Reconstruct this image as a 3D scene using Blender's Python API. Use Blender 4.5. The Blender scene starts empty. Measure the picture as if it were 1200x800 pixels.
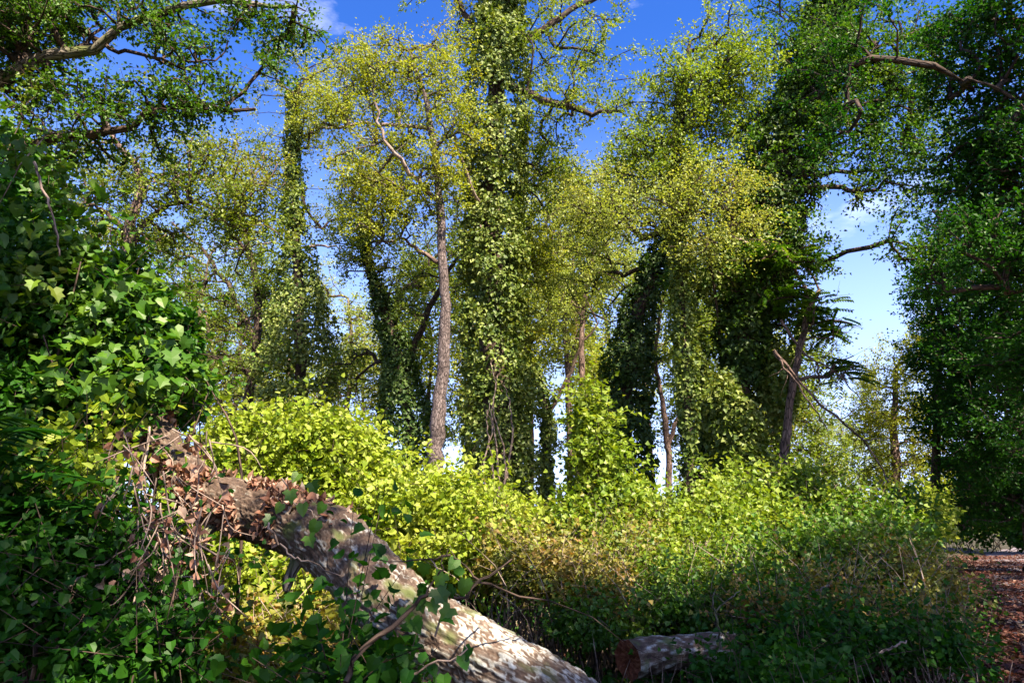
import bpy, math, random
import numpy as np
from mathutils import Vector, noise as mnoise
C = bpy.context.scene.collection
sc = bpy.context.scene
R = math.radians
rng = np.random.default_rng(7)
random.seed(7)

# ------------------------------------------------------------------ camera
PITCH = R(14.7)
EYE = 1.6
F = 800.0
cam = bpy.data.cameras.new('camera')
cam.lens = 24; cam.sensor_width = 36; cam.clip_end = 3000; cam.clip_start = 0.05
co = bpy.data.objects.new('camera', cam); C.objects.link(co)
co.location = (0, 0, EYE); co.rotation_euler = (R(90) + PITCH, 0, 0)
sc.camera = co
# ------------------------------------------------------------------ sky, sun, exposure
SUN_AZ = R(146)      # clockwise from +Y (view direction)
SUN_EL = R(50)
SUN = np.array([math.sin(SUN_AZ) * math.cos(SUN_EL), math.cos(SUN_AZ) * math.cos(SUN_EL), math.sin(SUN_EL)])
w = bpy.data.worlds.new('World'); sc.world = w; w.use_nodes = True
nt = w.node_tree; nt.nodes.clear()
N_ = nt.nodes.new; Lk = nt.links.new
sky = N_('ShaderNodeTexSky'); sky.sky_type = 'NISHITA'; sky.sun_disc = False
sky.sun_elevation = SUN_EL; sky.sun_rotation = SUN_AZ
sky.air_density = 1.0; sky.dust_density = 1.0; sky.ozone_density = 2.5
hs = N_('ShaderNodeHueSaturation'); hs.inputs['Saturation'].default_value = 1.55; hs.inputs['Value'].default_value = 1.0
hs.inputs['Hue'].default_value = 0.520
tc = N_('ShaderNodeTexCoord'); mp = N_('ShaderNodeMapping'); mp.inputs['Scale'].default_value = (1, 1, 2.6)
nz = N_('ShaderNodeTexNoise'); nz.inputs['Scale'].default_value = 2.6; nz.inputs['Detail'].default_value = 8; nz.inputs['Roughness'].default_value = .6
rp = N_('ShaderNodeValToRGB'); rp.color_ramp.elements[0].position = .60; rp.color_ramp.elements[1].position = .92
mx = N_('ShaderNodeMixRGB'); mx.inputs[2].default_value = (8.5, 8.8, 9.6, 1)
bg = N_('ShaderNodeBackground'); bg.inputs['Strength'].default_value = 0.085
ow = N_('ShaderNodeOutputWorld')
Lk(sky.outputs[0], hs.inputs['Color']); Lk(tc.outputs['Generated'], mp.inputs[0]); Lk(mp.outputs[0], nz.inputs['Vector'])
Lk(nz.outputs['Fac'], rp.inputs[0]); Lk(rp.outputs[0], mx.inputs[0]); Lk(hs.outputs[0], mx.inputs[1])
sx = N_('ShaderNodeSeparateXYZ'); Lk(tc.outputs['Generated'], sx.inputs[0])
hz = N_('ShaderNodeMapRange'); hz.interpolation_type = 'SMOOTHSTEP'; hz.inputs['From Min'].default_value = .0; hz.inputs['From Max'].default_value = .64
hz.inputs['To Min'].default_value = .80; hz.inputs['To Max'].default_value = .05; Lk(sx.outputs['Z'], hz.inputs['Value'])
hm = N_('ShaderNodeMixRGB'); hm.inputs[2].default_value = (3.9, 4.9, 8.4, 1); Lk(hz.outputs[0], hm.inputs[0]); Lk(mx.outputs[0], hm.inputs[1])
Lk(hm.outputs[0], bg.inputs[0]); Lk(bg.outputs[0], ow.inputs[0])
sl = bpy.data.lights.new('sun', 'SUN'); sl.energy = 5.0; sl.angle = R(.53); sl.color = (1, .92, .76)
so = bpy.data.objects.new('sun', sl); C.objects.link(so)
so.rotation_euler = Vector(SUN).to_track_quat('Z', 'Y').to_euler()
sc.view_settings.view_transform = 'Standard'; sc.view_settings.look = 'None'
sc.view_settings.exposure = 1.86; sc.view_settings.gamma = 1
sc.render.engine = 'CYCLES'
sc.cycles.max_bounces = 6; sc.cycles.diffuse_bounces = 3; sc.cycles.glossy_bounces = 2; sc.cycles.transmission_bounces = 3
sc.cycles.use_denoising = True

# ------------------------------------------------------------------ geometry helpers
cp, sp_ = math.cos(PITCH), math.sin(PITCH)
def ray(px, py):
    a = (px - 600) / F; b = (400 - py) / F
    return np.array([a, cp - b * sp_, sp_ + b * cp])
def at(px, py, y):                       # the point seen at a pixel, y metres away
    d = ray(px, py); return np.array([0, 0, EYE]) + d * (y / d[1])
def mpp(px, py, y):                      # metres per photo pixel there
    return y / ray(px, py)[1] / F
def unit(v):
    return v / (np.linalg.norm(v, axis=-1, keepdims=True) + 1e-9)
def rsph(n):
    return unit(rng.normal(size=(n, 3)))
_nd = rng.normal(size=(5, 3)); _np = rng.uniform(0, 6.28, 5)
def lump(p, f=1.0):                      # cheap smooth 3-D noise, about -1..1
    s = 0
    for k in range(5):
        s = s + np.sin(p @ (_nd[k] * f * (1 + .35 * k)) + _np[k]) / (1 + .3 * k)
    return s / 2.6
def smooth_path(pts, n):
    pts = np.asarray(pts, float); m = len(pts)
    P = np.vstack([2 * pts[0] - pts[1], pts, 2 * pts[-1] - pts[-2]])
    out = []
    for t in np.linspace(0, m - 1 - 1e-6, n):
        i = int(t); u = t - i; a, b, c, d = P[i], P[i + 1], P[i + 2], P[i + 3]
        out.append(.5 * (2 * b + (c - a) * u + (2 * a - 5 * b + 4 * c - d) * u * u + (3 * b - a - 3 * c + d) * u ** 3))
    return np.array(out)

class Geo:
    def __init__(s): s.V = []; s.T = []; s.A = []; s.TC = []; s.n = 0
    def add(s, V, T, tint=None, tc=None):
        V = np.asarray(V, float).reshape(-1, 3)
        s.V.append(V); s.T.append(np.asarray(T, int).reshape(-1, 3) + s.n)
        s.A.append(np.full(len(V), .5) if tint is None else np.broadcast_to(tint, len(V)) if np.ndim(tint) == 0 else tint)
        s.TC.append(V if tc is None else tc); s.n += len(V)
    def mesh(s, name, smooth=False):
        me = bpy.data.meshes.new(name)
        V = np.concatenate(s.V); T = np.concatenate(s.T); A = np.concatenate(s.A)
        me.vertices.add(len(V)); me.vertices.foreach_set('co', V.astype(np.float32).ravel())
        me.loops.add(len(T) * 3); me.loops.foreach_set('vertex_index', T.astype(np.int32).ravel())
        me.polygons.add(len(T)); me.polygons.foreach_set('loop_start', np.arange(0, len(T) * 3, 3, dtype=np.int32))
        me.polygons.foreach_set('use_smooth', np.full(len(T), smooth))
        at_ = me.attributes.new('tint', 'FLOAT', 'POINT'); at_.data.foreach_set('value', A.astype(np.float32))
        if smooth:
            t_ = me.attributes.new('tc', 'FLOAT_VECTOR', 'POINT'); t_.data.foreach_set('vector', np.concatenate(s.TC).astype(np.float32).ravel())
        me.update(calc_edges=True); return me
    def obj(s, name, mat, parent=None, smooth=False, kind=None):
        if not s.V: return None
        me = s.mesh(name, smooth); me.materials.append(mat)
        o = bpy.data.objects.new(name, me); C.objects.link(o)
        if parent is not None:
            o.parent = parent
            me.transform(parent.matrix_basis.inverted())
        if kind: o['kind'] = kind
        return o
def thing(name, label, cat, loc, group=None):
    o = bpy.data.objects.new(name, None); C.objects.link(o); o.location = [float(x) for x in loc]
    o['label'] = label; o['category'] = cat
    if group: o['group'] = group
    return o
def tag(o, label, cat, group=None):
    o['label'] = label; o['category'] = cat
    if group: o['group'] = group
    return o

# leaf outlines as (along, across, up) with the midrib folded
def tmpl(right, mid=.45, fold=.3, droop=.12):
    v = [(0, 0, 0), (1, 0, -droop), (mid, 0, 0)]; t = []
    k = len(right)
    for sgn in (1, -1):
        o = len(v)
        for (u, s_) in right: v.append((u, s_ * sgn, fold * abs(s_) - droop * max(0, u) ** 2))
        ch = [0] + [o + i for i in range(k)] + [1]
        for i in range(len(ch) - 1):
            a, b = ch[i], ch[i + 1]
            if 2 not in (a, b):
                t.append((2, a, b) if sgn > 0 else (2, b, a))
    return np.array(v), np.array(t)
KITE = (np.array([(0, 0, 0), (.42, .36, .10), (1, 0, -.10), (.42, -.36, .10)]), np.array([(0, 1, 2), (0, 2, 3)]))
DELTA = (np.array([(0, 0, 0), (.18, .5, .10), (1, 0, -.14), (.18, -.5, .10)]), np.array([(0, 1, 2), (0, 2, 3)]))
LANCE = (np.array([(0, 0, 0), (.4, .16, .05), (1, 0, -.15), (.4, -.16, .05)]), np.array([(0, 1, 2), (0, 2, 3)]))
HEART = tmpl([(-.12, .26), (.18, .48), (.6, .34)])
HEX = (np.array([(0, 0, 0), (.02, .40, .12), (.52, .37, .08), (1, 0, -.12), (.52, -.37, .08), (.02, -.40, .12)]), np.array([(0, 1, 2), (0, 2, 3), (0, 3, 4), (0, 4, 5)]))
LOBED = tmpl([(-.16, .22), (.06, .58), (.28, .36), (.58, .48), (.66, .22)])
TOOTH = tmpl([(-.05, .18), (.10, .40), (.22, .36), (.34, .46), (.46, .38), (.62, .36), (.72, .22)], fold=.45)
CURL = tmpl([(.02, .3), (.4, .5), (.75, .35)], fold=-.9, droop=-.35)
def put_leaves(g, P, D, Nn, L, T=KITE, wid=1.0, tint=None):
    n = len(P)
    if n == 0: return
    D = unit(D); S = unit(np.cross(D, Nn)); Nn = np.cross(S, D)
    L = np.broadcast_to(L, n)[:, None, None]
    tv, tt = T
    V = P[:, None, :] + L * (tv[None, :, 0:1] * D[:, None] + wid * tv[None, :, 1:2] * S[:, None] + tv[None, :, 2:3] * Nn[:, None])
    k = len(tv)
    TT = tt[None] + (np.arange(n) * k)[:, None, None]
    if tint is None: tint = rng.random(n)
    g.add(V.reshape(-1, 3), TT.reshape(-1, 3), np.repeat(tint, k))
def tube(g, P, r, sides=6, tint=.5, bump=0.0):
    P = np.asarray(P, float); k = len(P); r = np.broadcast_to(r, k)
    t = unit(np.gradient(P, axis=0)); ref = np.array([.31, .17, .93])
    if abs(t[0] @ ref) > .9: ref = np.array([.9, .3, .1])
    u = unit(np.cross(t, ref)); v = np.cross(t, u)
    th = np.linspace(0, 2 * math.pi, sides, endpoint=False)
    c, s_ = np.cos(th), np.sin(th)
    ringd = c[None, :, None] * u[:, None] + s_[None, :, None] * v[:, None]
    rr = np.broadcast_to(r[:, None, None], (k, sides, 1))
    base = P[:, None] + rr * ringd
    if bump: base = base + ringd * rr * bump * lump(base.reshape(-1, 3), 3.0).reshape(k, sides, 1)
    s_len = np.concatenate([[0], np.cumsum(np.linalg.norm(np.diff(P, axis=0), axis=1))])
    tcv = np.stack([np.broadcast_to(c, (k, sides)) * r[:, None], np.broadcast_to(s_, (k, sides)) * r[:, None], np.broadcast_to(s_len[:, None], (k, sides))], -1)
    V = np.concatenate([base.reshape(-1, 3), P[-1:] + t[-1:] * r[-1] * .5]); TCv = np.concatenate([tcv.reshape(-1, 3), tcv[-1, :1]])
    i = np.arange(k - 1)[:, None] * sides; j = np.arange(sides)[None]; j2 = (j + 1) % sides
    a, b, c2, d = i + j, i + j2, i + sides + j2, i + sides + j
    T = np.concatenate([np.stack([a, b, c2], -1).reshape(-1, 3), np.stack([a, c2, d], -1).reshape(-1, 3),
                        np.stack([(k - 1) * sides + j[0], (k - 1) * sides + j2[0], np.full(sides, k * sides)], -1)])
    g.add(V, T, tint, TCv)

# ------------------------------------------------------------------ materials
def new_mat(name):
    m = bpy.data.materials.new(name); m.use_nodes = True; m.node_tree.nodes.clear(); return m, m.node_tree
def leaf_mat(name, cols, patch=None, pscale=.6, plo=.55, phi=.75, trans=.4, gloss=.025, rough=.5, tcol=(1.25, 1.15, .5)):
    m, t = new_mat(name); n = t.nodes.new; l = t.links.new
    a = n('ShaderNodeAttribute'); a.attribute_name = 'tint'
    r = n('ShaderNodeValToRGB'); el = r.color_ramp.elements
    el[0].position = 0; el[1].position = 1
    for i in range(len(cols) - 2): el.new((i + 1) / (len(cols) - 1))
    for e, c in zip(sorted(el, key=lambda e: e.position), cols): e.color = (*c, 1)
    l(a.outputs['Fac'], r.inputs[0]); col = r.outputs[0]
    geo = n('ShaderNodeNewGeometry')
    if patch:
        z = n('ShaderNodeTexNoise'); z.inputs['Scale'].default_value = pscale; z.inputs['Detail'].default_value = 3
        l(geo.outputs['Position'], z.inputs['Vector'])
        q = n('ShaderNodeMapRange'); q.inputs['From Min'].default_value = plo; q.inputs['From Max'].default_value = phi
        l(z.outputs['Fac'], q.inputs['Value'])
        mu = n('ShaderNodeMath'); mu.operation = 'MULTIPLY'; l(q.outputs[0], mu.inputs[0])
        w2 = n('ShaderNodeTexWhiteNoise'); w2.noise_dimensions = '1D'; l(a.outputs['Fac'], w2.inputs['W'])
        l(w2.outputs['Value'], mu.inputs[1])
        mix = n('ShaderNodeMixRGB'); l(mu.outputs[0], mix.inputs[0]); l(col, mix.inputs[1]); mix.inputs[2].default_value = (*patch, 1); col = mix.outputs[0]
    d = n('ShaderNodeBsdfDiffuse'); l(col, d.inputs[0])
    tm = n('ShaderNodeMixRGB'); tm.blend_type = 'MULTIPLY'; tm.inputs[0].default_value = 1; l(col, tm.inputs[1]); tm.inputs[2].default_value = (*tcol, 1)
    tr = n('ShaderNodeBsdfTranslucent'); l(tm.outputs[0], tr.inputs[0])
    m1 = n('ShaderNodeMixShader'); m1.inputs[0].default_value = trans; l(d.outputs[0], m1.inputs[1]); l(tr.outputs[0], m1.inputs[2])
    g = n('ShaderNodeBsdfGlossy'); g.inputs['Roughness'].default_value = rough; g.inputs[0].default_value = (1, .97, .85, 1)
    m2 = n('ShaderNodeMixShader'); m2.inputs[0].default_value = gloss; l(m1.outputs[0], m2.inputs[1]); l(g.outputs[0], m2.inputs[2])
    o = n('ShaderNodeOutputMaterial'); l(m2.outputs[0], o.inputs[0]); return m
def bark_mat(name, c1, c2, c3, sc_=(9, 9, 2.2), bump=.6, moss=None):
    m, t = new_mat(name); n = t.nodes.new; l = t.links.new
    a = n('ShaderNodeAttribute'); a.attribute_name = 'tc'
    mp = n('ShaderNodeMapping'); mp.inputs['Scale'].default_value = sc_; l(a.outputs['Vector'], mp.inputs[0])
    z = n('ShaderNodeTexNoise'); z.inputs['Scale'].default_value = 1.6; z.inputs['Detail'].default_value = 8; z.inputs['Roughness'].default_value = .65; l(mp.outputs[0], z.inputs['Vector'])
    v = n('ShaderNodeTexVoronoi'); v.feature = 'DISTANCE_TO_EDGE'; v.inputs['Scale'].default_value = 2.2; l(mp.outputs[0], v.inputs['Vector'])
    r = n('ShaderNodeValToRGB'); el = r.color_ramp.elements; el[0].position = .3; el[0].color = (*c1, 1); el[1].position = .72; el[1].color = (*c3, 1)
    e = el.new(.5); e.color = (*c2, 1); l(z.outputs['Fac'], r.inputs[0]); col = r.outputs[0]
    mr = n('ShaderNodeMapRange'); mr.inputs['From Max'].default_value = .12; l(v.outputs['Distance'], mr.inputs['Value'])
    k = n('ShaderNodeMixRGB'); l(mr.outputs[0], k.inputs[0]); k.inputs[1].default_value = (*[x * .35 for x in c1], 1); l(col, k.inputs[2]); col = k.outputs[0]
    if moss:
        z2 = n('ShaderNodeTexNoise'); z2.inputs['Scale'].default_value = 3; g = n('ShaderNodeNewGeometry'); l(g.outputs['Position'], z2.inputs['Vector'])
        q = n('ShaderNodeMapRange'); q.inputs['From Min'].default_value = .52; q.inputs['From Max'].default_value = .66; l(z2.outputs['Fac'], q.inputs['Value'])
        k2 = n('ShaderNodeMixRGB'); l(q.outputs[0], k2.inputs[0]); l(col, k2.inputs[1]); k2.inputs[2].default_value = (*moss, 1); col = k2.outputs[0]
    b = n('ShaderNodeBsdfPrincipled'); b.inputs['Roughness'].default_value = .85; b.inputs['Specular IOR Level'].default_value = .2; l(col, b.inputs['Base Color'])
    ad = n('ShaderNodeMath'); ad.operation = 'ADD'; l(z.outputs['Fac'], ad.inputs[0]); l(mr.outputs[0], ad.inputs[1])
    bm = n('ShaderNodeBump'); bm.inputs['Strength'].default_value = bump; bm.inputs['Distance'].default_value = .02; l(ad.outputs[0], bm.inputs['Height']); l(bm.outputs[0], b.inputs['Normal'])
    o = n('ShaderNodeOutputMaterial'); l(b.outputs[0], o.inputs[0]); return m

LM = {
 'ivy': leaf_mat('ivy leaves', [(.025, .058, .004), (.075, .12, .008), (.16, .20, .022), (.34, .36, .10)], gloss=.03, rough=.55, trans=.25),  # pale last stop paints leaf glints into the colour
 'ivyshade': leaf_mat('shaded ivy leaves', [(.012, .040, .003), (.034, .078, .005), (.10, .15, .018)], gloss=.03, rough=.55, trans=.25),  # darker copy of the ivy leaves, shade put into the colour
 'olive': leaf_mat('olive crown leaves', [(.06, .11, .005), (.15, .22, .010), (.32, .37, .045)], patch=(.28, .24, .02), pscale=.5, trans=.5),
 'yellow': leaf_mat('yellowing crown leaves', [(.10, .15, .005), (.24, .28, .012), (.42, .43, .05)], patch=(.34, .25, .02), pscale=.6, plo=.53, trans=.52),
 'lime': leaf_mat('lime leaves', [(.05, .11, .004), (.17, .25, .010), (.36, .42, .055)], patch=(.30, .27, .03), pscale=.8, trans=.45),
 'bright': leaf_mat('bright shrub leaves', [(.06, .12, .004), (.23, .30, .015), (.48, .53, .11)], patch=(.34, .33, .04), pscale=1.1, trans=.42, gloss=.015),  # wide tint range paints the dark gaps between leaves into the colour
 'green': leaf_mat('green leaves', [(.022, .080, .003), (.055, .140, .005), (.12, .21, .012)], patch=(.2, .2, .02), pscale=1.5, plo=.6, trans=.4),
 'deepshade': leaf_mat('deep green leaves', [(.008, .050, .002), (.018, .085, .003), (.045, .125, .006)], trans=.42, gloss=.015),  # darker copy of the green leaves with shade put into the colour
 'pale': leaf_mat('haze-pale far leaves', [(.15, .21, .02), (.30, .36, .05), (.50, .52, .15)], patch=(.32, .24, .08), pscale=.4, trans=.5),  # paleness of distant haze is put into the leaf colour
 'bramble': leaf_mat('bramble leaves', [(.06, .10, .012), (.16, .18, .02), (.24, .22, .03), (.26, .13, .03)], patch=(.25, .12, .04), pscale=1.4, plo=.45, phi=.65, trans=.4),
 'dead': leaf_mat('dead leaves', [(.06, .028, .022), (.17, .07, .042), (.28, .135, .085), (.40, .28, .20)], trans=.15, gloss=.03),
 'litter': leaf_mat('leaf litter', [(.04, .016, .015), (.09, .03, .022), (.16, .055, .035), (.14, .09, .06)], trans=.1, gloss=.02),
}
BM = {
 'trunk': bark_mat('mottled trunk bark', (.055, .04, .036), (.14, .10, .088), (.28, .22, .20), sc_=(12, 12, 4)),
 'brown': bark_mat('brown bark', (.06, .038, .03), (.17, .105, .08), (.34, .23, .18)),
 'dark': bark_mat('dark bark', (.035, .022, .016), (.08, .05, .035), (.15, .10, .07)),
 'grey': bark_mat('grey bark', (.07, .055, .045), (.20, .16, .125), (.40, .33, .27), moss=(.10, .11, .03)),
 'vine': bark_mat('woody vine bark', (.12, .08, .06), (.30, .21, .16), (.45, .35, .28), bump=.3),
 'pink': bark_mat('pale pinkish branch bark', (.14, .09, .07), (.32, .22, .17), (.5, .38, .3), bump=.3),  # paler pinkish bark for branches, twigs and sticks
}

# ------------------------------------------------------------------ generic plants
def in_blobs(blobs, n):
    vol = np.array([b[3] * b[4] for b in blobs], float); vol = vol ** .9; vol /= vol.sum()
    out = []
    for b, k in zip(blobs, rng.multinomial(n, vol)):
        px, py, y, rx, ry = b[:5]; m = mpp(px, py, y); c = at(px, py, y)
        rd = b[5] if len(b) > 5 else (rx + ry) * .5 * m
        u = rsph(k) * (rng.random((k, 1)) ** (1 / 2.0)) * np.where(rng.random((k, 1)) < .3, 1.35, 1)
        out.append(c + u * np.array([rx * m, rd, ry * m]))
    return np.concatenate(out)
def connect(tn, tr, Cn, zmin, bow=.10, rt=.011):
    nodes = [*tn]; par = [i - 1 for i in range(len(tn))]; plen = [0.0] * len(tn); root = [-1] * len(tn)
    ok = [p[2] >= zmin for p in tn]
    if not any(ok): ok[-1] = True
    A = np.zeros((len(tn) + len(Cn) * 8, 3)); A[:len(tn)] = tn; PL = np.full(len(A), 1e6); PL[:len(tn)] = np.where(ok, 0, 1e6)
    nn = len(tn); chains = []; order = np.argsort([np.min(np.linalg.norm(tn - c, axis=1)) for c in Cn]); ROOT = np.full(len(A), -1); PAR = np.zeros(len(A), int); PAR[:nn] = par
    for ci in order:
        c = Cn[ci]; d = np.linalg.norm(A[:nn] - c, axis=1)
        cost = d + .30 * PL[:nn] + .5 * np.maximum(0, A[:nn, 2] - c[2])
        p = int(np.argmin(cost)); dd = d[p]; m = int(min(7, max(2, round(dd / .45))))
        q = A[p]; mid = (q + c) / 2 + rng.normal(size=3) * bow * dd + np.array([0, 0, .10 * dd])
        ids = [p]; ch = len(chains); prev = p
        rid = ch if p < len(tn) else ROOT[p]
        for k in range(1, m + 1):
            t = k / m; x = (1 - t) ** 2 * q + 2 * t * (1 - t) * mid + t * t * c
            if k < m: x = x + rng.normal(size=3) * .035 * dd / m ** .3
            A[nn] = x; PL[nn] = PL[p] + dd * t; ROOT[nn] = rid; PAR[nn] = prev; ids.append(nn); prev = nn; nn += 1
        chains.append((ids, rid))
    cnt = np.zeros(nn)
    for ids, _ in chains: cnt[ids[-1]] += 1
    for i in range(nn - 1, len(tn) - 1, -1): cnt[PAR[i]] += cnt[i]
    rad = rt * np.sqrt(cnt + .3)
    rad[:len(tn)] = tr
    return A[:nn], rad, chains, cnt
def sprays(gl, gt, tips, dirs, nleaf, L, spread, T=KITE, tint_b=0.0, flat=.6, droop=.25, ntw=6, wid=1.0, twig_r=.004):
    nt_ = len(tips)
    if nt_ == 0: return
    D = unit(.5 * np.repeat(dirs, ntw, 0) + rsph(nt_ * ntw) * .95 + np.array([0, 0, .12]))
    D[:, 2] *= flat; D = unit(D)
    Ls = spread * rng.uniform(.5, 1.25, (nt_ * ntw, 1)); B = np.repeat(tips, ntw, 0)
    E = B + D * Ls
    if gt is not None:
        for b, e in zip(B[::2], E[::2]):
            tube(gt, [b, e], [twig_r, twig_r * .5], 3)
    per = max(1, int(nleaf / ntw))
    idx = np.repeat(np.arange(nt_ * ntw), per); t = rng.random((len(idx), 1)) ** .8
    P = B[idx] + (E - B)[idx] * t + rng.normal(size=(len(idx), 3)) * spread * .09
    dl = unit(D[idx] * .7 + rsph(len(idx)) + np.array([0, 0, -droop]))
    Nn = unit(rsph(len(idx)) * .8 + np.array([0, 0, .75]) + SUN * .25)
    ti = np.clip(np.repeat(rng.random(nt_ * ntw), per) * .5 + rng.random(len(idx)) * .5 + tint_b, 0, 1)
    put_leaves(gl, P, dl, Nn, L * rng.uniform(.6, 1.25, len(idx)), T, wid, ti)
def ivy_on(gi, path, prof, n, L, tint_b=0, depth=.35, T=DELTA, lumpy=.42, front=.0):
    m = len(path); seg = np.linalg.norm(np.diff(path, axis=0), axis=1); wts = seg * (prof[:-1] + .02); wts /= wts.sum()
    i = rng.choice(m - 1, n, p=wts); u = rng.random(n); c = path[i] * (1 - u[:, None]) + path[i + 1] * u[:, None]
    r = prof[i] * (1 - u) + prof[i + 1] * u
    t = unit(path[i + 1] - path[i]); rd = rsph(n); rd = unit(rd - t * np.sum(rd * t, 1, keepdims=True))
    lp = lump(c + rd * r[:, None], 2.6)
    lp2 = lump(c + rd * r[:, None], 7.0)
    rr = r * (1 + lumpy * lp + .15 * lp2) * (1 - depth * rng.random(n) ** 1.6)
    ax = lump(c, .9); rr = rr * (1 + .22 * ax)
    hole = (lump(c + rd * r[:, None] * .8, 3.4) > .42) & (rng.random(n) < .8)
    P = c + rd * rr[:, None] + np.array([0, 0, -.25]) * (rng.random((n, 1)) ** 3)
    k = ~hole; P, rd, lp, D0 = P[k], rd[k], lp[k], 0; n = len(P)
    Nn = unit(rd + rsph(n) * .7 + np.array([0, 0, .35])); D = unit(rsph(n) * .8 + np.array([0, 0, -.7]) + rd * .3)
    put_leaves(gi, P, D, Nn, L * rng.uniform(.6, 1.3, n), T, 1.0, np.clip(rng.random(n) * .75 + .2 * lp + .12 + tint_b, 0, 1))
def shell(g, c, rad, n, L, T=DELTA, lumpy=.22, depth=.35, tint_b=0, wid=1, lf=1.6, up=.7, hang=.3, ragged=.10, cut=None):
    d = rsph(n); c = np.asarray(c, float); rad = np.asarray(rad, float)
    lp = lump(c + d * rad, lf) ; lp2 = lump(c + d * rad, lf * 3.2)
    s_ = (1 + lumpy * lp + .5 * lumpy * lp2) * (1 - depth * rng.random(n) ** 1.5) + rng.normal(size=n) * ragged * .5
    P = c + d * rad * s_[:, None]
    if cut is not None:
        k = cut(P); P, d, lp = P[k], d[k], lp[k]; n = len(P)
    k = P[:, 2] > .03; P, d, lp = P[k], d[k], lp[k]; n = len(P)
    Nn = unit(unit(d / rad) * .7 + rsph(n) * .8 + np.array([0, 0, up])); D = unit(rsph(n) * .8 + unit(d / rad) * .5 + np.array([0, 0, -hang]))
    put_leaves(g, P, D, Nn, L * rng.uniform(.55, 1.3, n), T, wid, np.clip(rng.random(n) * .7 + .15 + .2 * lp + tint_b, 0, 1))

def keep_clear(Cn, spare):               # drop sprays that stand between the sun and a sunlit place
    k = np.ones(len(Cn), bool)
    for (t, r) in spare:
        v = Cn - t; s_ = v @ SUN; dd = np.linalg.norm(v - s_[:, None] * SUN, axis=1)
        k &= ~((dd < r) & (s_ > .8))
    return Cn[k]

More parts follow.
